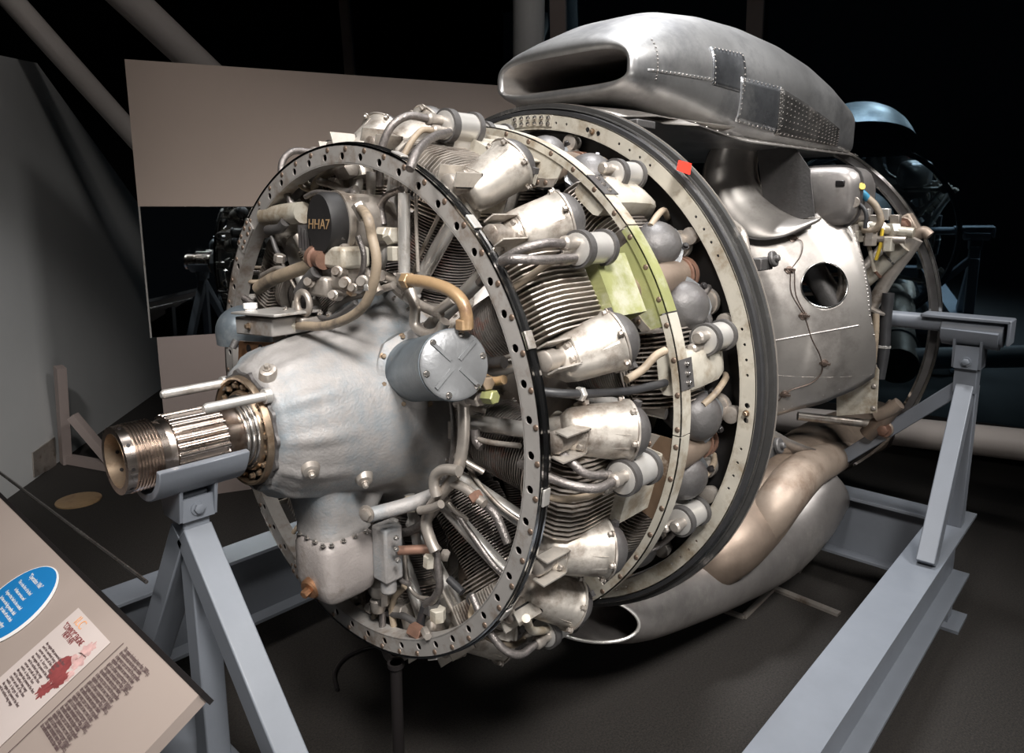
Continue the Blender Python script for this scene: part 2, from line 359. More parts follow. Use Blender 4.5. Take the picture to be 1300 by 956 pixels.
# ================================================================ ENGINE STAND
st = tag(empty('engine_stand', (0, 0, 0)), 'pale grey welded steel stand of channel beams and square tube legs', 'stand')
def sbeam(name, a, b_, wd, ht, ref=(0, 0, 1), m='stand', bevel=.003):
    q = MB(WORLD); q.square(a, b_, wd, ht, ref); return q.build(name, m, st, bevel=bevel)
ZT, ZB = -.70, -.96
def channel(name, p, q, wd, ht):       # I beam: two flanges and a web
    g = MB(WORLD); p = Vector(p); q = Vector(q); ax, u, t = frame(q-p, (0, 0, 1))
    up = Vector((0, 0, 1)); k = Vector((0, 0, (ht-.012)/2))
    g.square(p+k, q+k, wd, .012, (0, 0, 1)); g.square(p-k, q-k, wd, .012, (0, 0, 1)); g.square(p, q, .014, ht-.02, (0, 0, 1))
    return g.build(name, 'stand', st, bevel=.001)
zc = (ZT+ZB)/2; hh = ZT-ZB
for sy in (-1, 1): channel('side_beam', (-1.15, sy*.87, zc), (1.56, sy*.87, zc), .125, hh)
for x in (-1.0, 1.46): channel('cross_beam', (x, -.80, zc), (x, .80, zc), .125, hh)
for x in (-1.05, 1.42):
    for sy in (-1, 1):
        g = MB(WORLD); g.square((x, sy*.87, ZB), (x, sy*.87, -H+.012), .07, .07); g.box((x, sy*.87, -H+.007), (.16, .16, .012)); g.build('foot', 'stand', st)
# rear trunnion posts
for sy in (-1, 1):
    yy = sy*.87
    g = MB(WORLD); X = 1.36; Y = sy*.88
    sbeam('post', (X, Y, -.08), (X, Y, -.19), .07, .07)
    sbeam('brace', (X, Y, -.17), (.98, Y+.01*sy, ZT), .055, .07)
    sbeam('post', (X+.02, Y, -.17), (X+.04, Y, ZT), .07, .06)
    g = MB(WORLD)
    R0_ = .062; arc = []
    for k in range(13):
        th = radians(180+180*k/12); arc.append((cos(th), sin(th)))
    for (rr) in (0,):
        Ra = [[Vector((X+c*R0_, Y-.085, .03+s*R0_)) for c, s in arc] + [Vector((X+c*(R0_-.01), Y-.085, .035+s*(R0_-.01))) for c, s in reversed(arc)],
              [Vector((X+c*R0_, Y+.085, .035+s*R0_)) for c, s in arc] + [Vector((X+c*(R0_-.01), Y+.085, .035+s*(R0_-.01))) for c, s in reversed(arc)]]
        g.rings(Ra)
    g.build('saddle', 'stand', st)
    g = MB(WORLD); g.plate([(X-.06, Y-.036, .0), (X+.06, Y-.036, .0), (X+.04, Y-.036, -.1), (X-.04, Y-.036, -.1)], .008, (0, -1, 0))
    g.plate([(X-.06, Y+.036, .0), (X+.06, Y+.036, .0), (X+.04, Y+.036, -.1), (X-.04, Y+.036, -.1)], .008, (0, 1, 0))
    g.plate([(X-.044, Y-.036, -.02), (X-.044, Y+.036, -.02), (X-.044, Y+.036, -.1), (X-.044, Y-.036, -.1)], .008, (-1, 0, 0))
    g.hexbolt((X-.052, Y, -.075), (-1, 0, 0), .012, .014); g.build('saddle_bracket', 'stand', st)
sbeam('brace', (1.37, -.875, -.165), (1.42, -.34, ZT+.02), .05, .05)
sbeam('brace', (1.37, .875, -.165), (1.42, .34, ZT+.02), .05, .05)
# front saddle under the shaft
g = MB(WORLD); x0, x1 = -1.075, -.905; Ro, Ri = .088, .073
arc = [(cos(radians(a)), sin(radians(a))) for a in range(190, 351, 10)]
g.rings([[Vector((x, c*Ro, s*Ro)) for c, s in arc]+[Vector((x, c*Ri, s*Ri)) for c, s in reversed(arc)] for x in (x0, x0+.002, x1-.002, x1)])
g.build('shaft_saddle', 'stand', st, bevel=.002)
for x in (-1.022, -.962):
    g = MB(WORLD); g.plate([(x, -.05, -.07), (x, .05, -.07), (x, .036, -.14), (x, -.036, -.14)], .007, (1 if x > -1 else -1, 0, 0)); g.build('saddle_gusset', 'stand', st, bevel=.0015)
g = MB(WORLD); g.box((-.992, -.034, -.118), (.062, .006, .045)); g.hexbolt((-.992, -.037, -.118), (0, -1, 0), .010, .010); g.build('saddle_bracket', 'stand', st)
g = MB(WORLD); g.box((-1.026, 0, -.118), (.006, .068, .045)); g.build('saddle_bracket', 'stand', st)
sbeam('post', (-.992, 0, -.09), (-.992, 0, -.195), .052, .052)
sbeam('leg', (-.992, -.008, -.175), (-.992, -.50, ZT), .055, .055, ref=(1, 0, 0))
sbeam('leg', (-.992, .006, -.175), (-.992, .36, ZT), .055, .055, ref=(1, 0, 0))
sbeam('leg', (-.985, 0, -.18), (-.985, 0, ZT), .05, .05, ref=(1, 0, 0))

# ================================================================ LABEL RAIL
rail = tag(empty('label_rail', (0, 0, 0)), 'slanted beige reading rail with printed labels at the lower left corner', 'information panel')
e0 = Vector((-1.157, 0, -.25)); vv = Vector((-.866, 0, -.5)); uu = Vector((0, -1, 0)); pn = uu.cross(vv); pn = pn if pn.z > 0 else -pn
def rp(s, t, o=0): return e0 + uu*s + vv*t + pn*o          # s along the rail (towards the right in the photo), t down the slope
def rs(u, v): P = at(u, v, n=pn, d=pn.dot(e0)); q = P-e0; return (q.dot(uu), q.dot(vv))
g = MB(WORLD); g.plate([rp(-1.3, .004, -.001), rp(.385, .004, -.001), rp(.385, .62, -.001), rp(-1.3, .62, -.001)], .02, -pn); g.build('panel', 'panel', rail)
g = MB(WORLD); g.plate([rp(-1.3, -.004, .0005), rp(.39, -.004, .0005), rp(.39, .004, .0005), rp(-1.3, .004, .0005)], .026, -pn); g.build('edge_trim', 'black', rail)
g = MB(WORLD); g.square(rp(-1.2, .3, -.03), rp(-1.2, .3, -.03)+Vector((0, 0, 0.0))-Vector((0, 0, .40)), .1, .1); 
for s_ in (-1.0, .2): g.square(rp(s_, .3, -.02), Vector((rp(s_, .3).x, rp(s_, .3).y, -H)), .06, .06, (1, 0, 0))
g.build('support', 'black', rail)
def rpoly(name, pts, m, o=.0008, label=None):
    g = MB(WORLD); P = [rp(s, t, o) for s, t in pts]; n_ = len(P)
    g.add(P+[p-pn*.0006 for p in P], [tuple(range(n_)), tuple(reversed(range(n_, 2*n_)))]+[(i, (i+1) % n_, n_+(i+1) % n_, n_+i) for i in range(n_)])
    return g.build(name, m, rail)
# blue oval: axes fitted in the plane of the rail
cs, ct = rs(25, 780); a0 = rs(75, 735); 
R_, Tt = rs(77, 741), rs(48, 721)
oc = (rs(30, 765)[0]-.015, rs(30, 765)[1]+.035); ra, rb = .098, .155
def ell(c, a, b_, n_=48): return [(c[0]+a*cos(2*pi*k/n_), c[1]+b_*sin(2*pi*k/n_)) for k in range(n_)]
OV = (rs(38, 768)[0], None)
P1, P2, P3 = rs(60, 721), rs(76, 742), rs(0, 812)
OC = ((P1[0]+P3[0])/2+.002, P1[1]+.118); RA = abs(P3[0]-P1[0])*.5+.05; 
OC = (-.2068, .109)
rpoly('oval_border', ell(OC, .0934, .0860), 'white', .0016)
rpoly('oval_label', ell((OC[0]-.004, OC[1]), .0855, .0835), 'oval', .0022)
def text(body, s, t, size, m, name, o=.0028, parent=rail, sx=1.):
    cu = bpy.data.curves.new(name, 'FONT'); cu.body = body; cu.size = size; cu.extrude = .0002; cu.space_line = 1.05
    ob = bpy.data.objects.new(name, cu)
    # x of the text runs along uu, y of the text runs up the slope
    mtx = Matrix((uu*sx, -vv, pn)).transposed().to_4x4(); mtx.translation = W(rp(s, t, o))
    col.objects.link(ob); dg = bpy.context.evaluated_depsgraph_get(); dg.update()
    me = bpy.data.meshes.new_from_object(ob.evaluated_get(dg)); bpy.data.objects.remove(ob)
    me.materials.clear(); me.materials.append(M[m]); me.transform(mtx)
    k = bpy.data.objects.new(name, me); col.objects.link(k); k.parent = parent; return k
def fit(body, q0, q1, size, m, name, o):
    s0_, t0_ = rs(*q0); s1_, _ = rs(*q1); cu = len(body)*size*.5
    text(body, s0_, t0_, size, m, name, o, sx=max(.2, (s1_-s0_)/cu))
fit('"Operation Ville"', (37, 733), (56, 752), .0135, 'white', 'oval_heading', .0028)
for ln_, q0, q1 in (('This is the first of its kind', (24, 740), (46, 764)), ('in fleet service and', (19, 750), (35, 768)), ('Engine that had to be cooled', (8, 753), (31, 780)), ('by fans on the big propeller shaft', (1, 760), (25, 788)), ('for take off and climb', (1, 774), (18, 795)), ('into the valley', (-8, 782), (10, 802))):
    fit(ln_, q0, q1, .0095, 'white', 'oval_text', .0028)
c0 = rs(100, 772); c1 = rs(145, 812)
pw = c1[0]-c0[0]
rpoly('photo_label', [(c0[0], c0[1]), (c1[0], c0[1]), (c1[0], c0[1]+.26), (c0[0], c0[1]+.26)], 'paper', .0012)
def blob(c, r, m, name, n_=40, j=.25, o=.0018, seed=1):
    rnd = random.Random(seed); rpoly(name, [(c[0]+r*(1+rnd.uniform(-j, j))*cos(2*pi*k/n_), c[1]+r*(1+rnd.uniform(-j, j))*sin(2*pi*k/n_)) for k in range(n_)], m, o)
for k_, (fx_, fy_, r_) in enumerate(((.80, .03, .014), (.86, .05, .012), (.74, .055, .010), (.92, .072, .010))): blob((c0[0]+pw*fx_, c0[1]+fy_), r_, 'pink', 'printed_picture', j=.35, o=.0016, seed=5+k_)
blob((c0[0]+pw*.70, c0[1]+.075), .021, 'maroon', 'printed_picture', j=.14, o=.0018, seed=2); blob((c0[0]+pw*.86, c0[1]+.085), .015, 'maroon', 'printed_picture', j=.2, o=.0019, seed=9)
blob((c0[0]+pw*.80, c0[1]+.108), .013, 'maroon', 'printed_picture', j=.4, o=.0020, seed=3)
fit('ILC', (94, 791), (103, 801), .022, 'orange', 'printed_heading', .002)
fit('"COWBOY" ENGINE', (80, 796), (101, 814), .015, 'maroon', 'printed_heading', .002)
fit('NEW FAN', (79, 807), (88, 816), .015, 'maroon', 'printed_heading', .002)
for i in range(14):
    u0, v0 = 59-4.6*i, 818+4.2*i; e_ = (1, .86, .97, .8)[i % 4] if i > 3 else 1
    fit(('the engine that powered the fleet', 'and its earliest long range', 'carrier aircraft of the class', 'with a large fan')[i % 4], (u0, v0), (u0+29*e_, v0+33*e_), .0072, 'ink', 'printed_text', .002)
d0 = rs(155, 820)
for i in range(22):
    u0, v0 = 157-5.0*i, 826+4.6*i; e_ = (1, .93, .97, .9, .95)[i % 5]
    fit(['This engine developed more than 2,000 h.p.', 'the earliest variant was less than reliable', 'a long nose case carried the propeller', 'eighteen cylinders in two rows of nine', 'and a turbine supercharger behind'][i % 5], (u0, v0), (u0+38*e_, v0+39*e_), .0100, 'ink', 'printed_text', .002)
rpoly('rule_line', [(d0[0]-.002, d0[1]-.004), (d0[0]-.001, d0[1]-.004), (d0[0]-.001, d0[1]+.2), (d0[0]-.002, d0[1]+.2)], 'ink', .0018)
# barrier rail: thin dark tube just beyond the label rail
b = MB(WORLD); A_ = at(0, 600, z=-.30); B_ = at(186, 739, z=-.30); d_ = (B_-A_).normalized()
b.tube([A_-d_*.5, B_], .004, 10, smooth=False)
tag(b.build('barrier_rail', 'steel'), 'thin dark metal rail running beyond the slanted label rail', 'rail')
c_ = B_
A_ = A_-d_*.45; b = MB(WORLD); b.cyl((A_.x, A_.y, -H), A_, .01, seg=10)
tag_parent = b.build('rail_post', 'black'); tag_parent.parent = bpy.data.objects['barrier_rail']
# ================================================================ THE ENGINE
eng = tag(empty('radial_aircraft_engine', (0, 0, H)), 'large twin row radial aircraft engine with air scoop, cradled on the grey stand', 'engine')
E = eng
XF, XR = -.43, -.09            # planes of the two cylinder rows
# shared small parts
def proto(fn, name, m, ang=38):
    b = MB(); fn(b); return b.mesh(name, M[m], ang)
BOLT = proto(lambda b: b.hexbolt((0, 0, 0), (0, 0, 1), .0065, .009), 'bolt', 'pipe')
BOLTS = proto(lambda b: b.hexbolt((0, 0, 0), (0, 0, 1), .0045, .007), 'bolt', 'steel')
BOLTB = proto(lambda b: b.hexbolt((0, 0, 0), (0, 0, 1), .0055, .009), 'bolt', 'brassy')
RIVET = proto(lambda b: b.dome((0, 0, 0), (0, 0, 1), .0062, .003, 10), 'rivet', 'nut')
RIVS = proto(lambda b: b.dome((0, 0, 0), (0, 0, 1), .0035, .002, 6), 'rivet', 'skin')
def put(mesh, p, ax, parent, name=None): return inst(mesh, name or mesh.name.split('.')[0], parent, orient(Vector(p), ax))

# ---- flat ring face with round holes
def holed_face(b, x0, x1, r0, r1, n, holes, rh, rad, p_off=0):
    """n sectors; holes(k) -> hole radius factor or 0; two faces and hole walls"""
    dp = 360/n; SEG = 12
    for k in range(n):
        pc = p_off+k*dp; hr = holes(k)*rh
        pa, pb = pc-dp/2, pc+dp/2
        if hr <= 0:
            for x in (x0, x1): b.add([cy(x, r0, pa), cy(x, r1, pa), cy(x, r1, pc), cy(x, r1, pb), cy(x, r0, pb), cy(x, r0, pc)], [(0, 1, 2, 3, 4, 5)])
        else:
            per = []; K = 16; a_half = radians(dp/2)
            for j in range(K):
                g = 2*pi*(j+.5)/K
                c_, s_ = cos(g), sin(g); wa = a_half; da = (r1-rad) if s_ > 0 else (rad-r0)
                # walk to the border of the sector in (angle, radius) space
                ta = wa/abs(c_) if abs(c_) > 1e-6 else 1e9; td = da/abs(s_) if abs(s_) > 1e-6 else 1e9
                # scale so both axes are in metres
                ta = (wa*rad)/abs(c_) if abs(c_) > 1e-6 else 1e9
                t_ = min(ta, td); per.append((math.degrees(c_*t_/rad), rad+s_*t_))
            hol = [(math.degrees(hr*cos(2*pi*(j+.5)/K)/rad), rad+hr*sin(2*pi*(j+.5)/K)) for j in range(K)]
            corners = {}
            for x in (x0, x1):
                vs = [cy(x, q[1], pc+q[0]) for q in per]+[cy(x, q[1], pc+q[0]) for q in hol]
                fs = [(j, (j+1) % K, K+(j+1) % K, K+j) for j in range(K)]
                # corner fillers
                extra = [(dp/2, r1), (-dp/2, r1), (-dp/2, r0), (dp/2, r0)]
                for (ea, er) in extra:
                    vs.append(cy(x, er, pc+ea)); ci = len(vs)-1
                    # the two perimeter points next to this corner
                    dd = sorted(range(K), key=lambda j: ((per[j][0]-ea)*radians(1)*rad)**2+(per[j][1]-er)**2)
                    q = min(range(K), key=lambda j: (0 if ((abs(abs(per[j][0])-dp/2) < 1e-6) != (abs(abs(per[(j+1) % K][0])-dp/2) < 1e-6)) else 1e3)+((per[j][0]-ea)*radians(1)*rad)**2+(per[j][1]-er)**2+((per[(j+1) % K][0]-ea)*radians(1)*rad)**2+(per[(j+1) % K][1]-er)**2)
                    fs.append((q, ci, (q+1) % K))
                b.add(vs, fs)
            w0 = [cy(x0, q[1], pc+q[0]) for q in hol]; w1 = [cy(x1, q[1], pc+q[0]) for q in hol]
            b.rings([w0, w1], True, False, False)

# ---- front ring
fr = MB(); XA = -.62
holed_face(fr, XA, XA+.003, .5435, .583, 54, lambda k: 1, .0080, .5575, 2)
fr.annulus(XA, XA+.019, .5795, .583, 144); fr.annulus(XA, XA+.038, .5415, .5445, 144)
front_ring = fr.build('front_ring', 'ringgrey', E)
g = MB(); g.annulus(XA+.005, XA+.014, .5832, .5855, 144); g.build('edge_band', 'band', front_ring)
g = MB(); g.annulus(XA+.014, XA+.019, .583, .588, 144); g.annulus(XA-.0012, XA+.004, .581, .5845, 144); g.build('edge_bead', 'chrome', front_ring)
g = MB(); g.annulus(XA+.0165, XA+.018, .5446, .5795, 144); g.annulus(XA+.004, XA+.0165, .5446, .5452, 144); g.annulus(XA+.004, XA+.0165, .5788, .5794, 144); g.build('channel_inside', 'capshade', front_ring)  # black lining makes the holes look deep, shade put into colour
for k in range(54): put(RIVET, cy(XA, .5725, 2+k*360/54+1.3), (-1, 0, 0), front_ring)
for ph in (44, 68, 96, 124, 152, 20, 318):       # splice clips on the rim
    g = MB(); g.annulus(XA+.001, XA+.020, .5862, .590, 4, ph-1.6, ph+1.6); g.build('rim_clip', 'tube', front_ring, bevel=.001)
for pc_ in (312, 205):
    g = MB(); g.annulus(XA-.004, XA, .5445, .5825, 10, pc_-4.5, pc_+4.5); g.build('splice_plate', 'ringgrey', front_ring)
    for q in (-3.4, -1.4, 1.4, 3.4):
        for r_ in (.556, .577): put(BOLTB if False else RIVET, cy(XA-.004, r_, pc_+q), (-1, 0, 0), front_ring)

# ---- middle ring (strap in coloured lengths) 
XM = -.2475
phs = [phi_of(at(u, v, x=XM)) for u, v in ((797, 285), (845, 398), (866, 556))]
mid = empty('middle_ring', (0, 0, 0)); mid.parent = E
segs = [(phs[2]+62, phs[0]+360, 'cream', 90), (phs[0], phs[1], 'green', 14), (phs[1], phs[2], 'cream', 14), (phs[2], phs[2]+62, 'cream', 24)]
for a, b_, m_, n_ in segs:
    g = MB(); a += .15; b_ -= .15
    g.annulus(XM, XM+.0025, .630, .6495, n_, a, b_); g.annulus(XM, XM+.038, .6465, .6495, n_, a, b_)
    s_ = g.build('strap_segment', m_, mid)
    k = a+2
    while k < b_-1:
        put(RIVET, cy(XM, .640, k), (-1, 0, 0), s_); k += 6.6
def gusset(a, b_, m_):
    g = MB(); n_ = 8; R = []
    for i in range(n_+1):
        ph = a+(b_-a)*i/n_; inn = .555+.03*(abs(i/n_-.5)*2)**2
        R.append([cy(XM+.004, inn, ph), cy(XM+.004, .632, ph), cy(XM+.007, .632, ph), cy(XM+.007, inn, ph)])
    g.rings(R); q = g.build('gusset_plate', m_, mid)
    g = MB(); n_ = 8; R = []
    for i in range(n_+1):
        ph = a+(b_-a)*i/n_; inn = .553+.03*(abs(i/n_-.5)*2)**2
        R.append([cy(XM+.001, inn-.006, ph), cy(XM+.001, inn+.016, ph), cy(XM+.004, inn+.016, ph), cy(XM+.004, inn-.006, ph)])
    g.rings(R); g.build('gusset_edge', 'pipe', q)
    for i in range(1, 8): put(RIVET, cy(XM, .553+.03*(abs(i/8-.5)*2)**2+.006, a+(b_-a)*i/8), (-1, 0, 0), q)
for c_, m_ in ((60, 'green'), (100, 'bronze'), (140, 'cream'), (20, 'cream'), (340, 'cream')): gusset(c_-7, c_+11, m_)

# ---- rear cowl ring, seal and outer bands
rr = MB()
holed_face(rr, 0, .003, .662, .7, 120, lambda k: (0, 1, 1, 1, 1, 0, 1.8, 1.8)[k % 8] if (k % 8) in (1, 2, 3, 4) else (1.9 if k % 24 in (6, 7) else 0), .0035, .679, 0)
rr.annulus(0, .03, .6975, .7, 144); rr.annulus(0, .02, .660, .6625, 144)
rear_ring = rr.build('rear_ring', 'cream', E)
for k in range(5): 
    for dk in (6.5,): put(BOLTB, cy(-.001, .679, (k*24+dk)*3), (-1, 0, 0), rear_ring)
g = MB(); g.annulus(.002, .018, .7005, .711, 144); g.build('inner_seal', 'rubber', rear_ring)
g = MB(); g.annulus(.014, .024, .711, .716, 144); g.build('edge_bead', 'chrome', rear_ring)
g = MB(); g.annulus(.020, .030, .714, .719, 144); g.annulus(.026, .044, .716, .730, 144); g.build('outer_seal', 'sealgrey', rear_ring)
g = MB(); g.annulus(.044, .047, .70, .732, 144); g.build('edge_strip', 'pipe', rear_ring)
# top splice plate with bolts
g = MB(); g.annulus(-.004, 0, .668, .698, 10, 356, 368); sp = g.build('splice_plate', 'cream', rear_ring)
for i in range(6): 
    for r_ in (.675, .69): put(BOLTS, cy(-.004, r_, 357+i*2), (-1, 0, 0), sp)

# ---- crankcase
g = MB(); g.lathe([(-.52, .20), (-.515, .262), (-.49, .268), (-.48, .25), (-.46, .25), (-.455, .272), (-.38, .272), (-.37, .255), (-.3, .255), (-.28, .27), (-.1, .27), (0, .29), (.05, .30), (.06, .42), (.10, .44), (.3, .44), (.34, .36)], (0, 0, 0), (1, 0, 0), 54)
g.build('crankcase', 'pipe', E)
g = MB(); g.lathe([(.06, .30), (.062, .64), (.045, .66), (.05, .66), (.07, .5)], (0, 0, 0), (1, 0, 0), 72); g.build('dark_gap_disc', 'capshade', E)  # black disc paints in the dark void behind the rear heads
for k in range(18):      # intake pipes and small covers between the rear heads and the ring
    ph = 20*k+10
    g = MB(); g.tube([cy(.03, .36, ph), cy(.02, .50, ph), cy(-.01, .585, ph+1), cy(-.05, .60, ph+2)], .028, 14); g.build('intake_pipe', 'dark', E, ang=60)
    g = MB(); g.lathe([(0, .016), (.02, .021), (.035, .021), (.037, .016)], cy(.045, .635, ph+3), (-1, 0, 0), 18); g.build('small_cover', 'pipe', E)
    g = MB(); g.tube([cy(.05, .60, ph-5), cy(.0, .625, ph-5), cy(-.06, .63, ph-3), cy(-.10, .62, ph-1)], .008, 8); g.build('small_pipe', 'hose' if k % 3 else 'braid', E, ang=60)

# ---- nose case
def nose_mod(d, r, gma):
    k = max(0, 1-abs(d+.80)/.085)
    lob = max(0, cos(12*gma))**1.5
    return r + .008*k*lob
g = MB()
prof = [(-.862, .095), (-.862, .126), (-.850, .134), (-.842, .138), (-.83, .150), (-.81, .158), (-.79, .163), (-.77, .170), (-.74, .178), (-.70, .188), (-.66, .197), (-.62, .206), (-.58, .216), (-.555, .226), (-.54, .24), (-.528, .262), (-.515, .265)]
g.lathe(prof, (0, 0, 0), (1, 0, 0), 144, cap0=False, cap1=False, mod=nose_mod)
nose = g.build('nose_case', 'cast', E, ang=60)
g = MB()
R = []
for rx, ry, z, ox, oy in ((.11, .09, -.10, .02, 0), (.095, .085, -.19, .02, -.0), (.082, .078, -.225, .012, -.005), (.070, .068, -.243, .0, -.01), (.072, .070, -.252, 0, -.01), (.072, .070, -.262, 0, -.01)):
    ring = []
    for j in range(32):
        a = 2*pi*j/32; c, s = cos(a), sin(a); p = 3.5
        k = (abs(c)**p+abs(s)**p)**(-1/p)
        ring.append(Vector((-.69+ox+rx*k*c, -.02+oy+ry*k*s, z)))
    R.append(ring)
g.rings(R); g.build('sump_neck', 'cast', nose, ang=60)
# horizontal boss running back along the lower right of the case
b_ = MB(); b_.tube([at(465, 655, x=-.70), at(520, 640, x=-.62), at(566, 622, x=-.53)], .016, 14); b_.build('oil_passage', 'cast', nose)
b_ = MB(); b_.hexbolt(at(466, 652, x=-.712), (-1, -.3, 0), .013, .012); b_.build('passage_plug', 'pipe', nose)
# bosses with studs on the case
for u, v, r_ in ((395, 599, .166), (463, 611, .20), (560, 559, .222), (540, 622, .225), (340, 470, .15)):
    P = at(u, v, r=r_); ax = Vector((-.35, P.y, P.z)); ax = Vector((-.4, P.y/r_, P.z/r_))
    b_ = MB(); b_.lathe([(-.02, .022), (.002, .016), (.004, .011)], P, ax, 16); b_.hexbolt(P+ax.normalized()*.004, ax, .006, .012); b_.build('boss_stud', 'copper' if u in (560, 540) else 'pipe', nose)
for i in range(30):       # nuts round the rear flange
    put(BOLTS, cy(-.528, .256, i*12+4), (-1, 0, 0), nose, 'flange_nut')
# front flange: scalloped steel plate, bronze bearing plate, ring of nuts
g = MB(); g.lathe([(-.868, .08), (-.868, .118), (-.858, .121), (-.856, .08)], (0, 0, 0), (1, 0, 0), 144, mod=lambda d, r, a: r+(.007*max(0, cos(14*a)) if r > .1 else 0)); fp = g.build('front_flange', 'dark', nose)
g = MB(); g.lathe([(-.864, .07), (-.876, .072), (-.876, .080), (-.868, .084), (-.868, .104), (-.880, .107), (-.880, .112), (-.868, .114)], (0, 0, 0), (1, 0, 0), 64, cap0=False, cap1=False); g.build('bearing_plate', 'brassy', nose)
for i in range(18): put(BOLTB, cy(-.868, .094, i*20+6), (-1, 0, 0), nose, 'bearing_nut')
for (u, v), L_ in (((342, 502), .125), ((288, 486), .13)):
    P = at(u, v, x=-.862); g = MB(); g.cyl(P, P-Vector((L_, 0, 0)), .0095, seg=16); g.lathe([(0, .0095), (.005, .006)], P-Vector((L_, 0, 0)), (-1, 0, 0), 16); g.cyl(P, P-Vector((.012, 0, 0)), .015, seg=16)
    g.build('guide_rod', 'tube', nose)
# ---- propeller shaft
sh = MB()
sp_mod = lambda d, r, a: (r if not (-1.028 < d < -.931) else r-.0055*(.5-.5*math.copysign(min(1, abs(cos(26*a))**.35), cos(26*a))))
prof = [(-1.04, .0555), (-1.035, .058), (-1.029, .060), (-1.0285, .064), (-1.0275, .0665), (-1.02, .0665), (-.98, .0665), (-.94, .0665), (-.9315, .0665), (-.931, .060), (-.925, .058), (-.90, .056), (-.875, .056), (-.87, .0615), (-.864, .0615)]
sh.lathe(prof, (0, 0, 0), (1, 0, 0), 52*6, cap0=False, cap1=False, mod=sp_mod)
shaft = sh.build('propeller_shaft', 'shaft', E, ang=25)
g = MB(); pr = [(-1.117, .050), (-1.117, .0625), (-1.100, .0625)]
x = -1.100
while x < -1.058: pr += [(x, .0645), (x+.0028, .0608), (x+.0056, .0645)]; x += .0057
pr += [(-1.054, .0585), (-1.038, .0560)]
g.lathe(pr, (0, 0, 0), (1, 0, 0), 64, cap0=False, cap1=False); g.build('threaded_end', 'shaft', shaft, ang=20)
g = MB(); g.lathe([(-1.1172, .0500), (-1.06, .0500), (-1.06, .0)], (0, 0, 0), (1, 0, 0), 48, cap0=False, cap1=False); g.build('bore', 'brassy', shaft)
for i in range(9):
    g = MB(); a = cy(-1.1085, .0622, i*40+12); g.cyl(a, cy(-1.1085, .0632, i*40+12), .0035, seg=10); g.build('locking_hole', 'black', shaft)
    g = MB(); g.cyl(cy(-1.095, .0502, i*40+30), cy(-1.095, .0485, i*40+30), .0035, seg=10); g.build('locking_hole', 'black', shaft)
for x_, r_ in ((-.892, .064), (-.884, .071), (-.876, .077)):
    g = MB(); g.lathe([(-.004, r_-.006), (-.004, r_-.001), (-.002, r_), (.003, r_), (.006, r_-.006)], (x_, 0, 0), (1, 0, 0), 64, cap0=False, cap1=False); g.build('collar', 'steel', shaft)

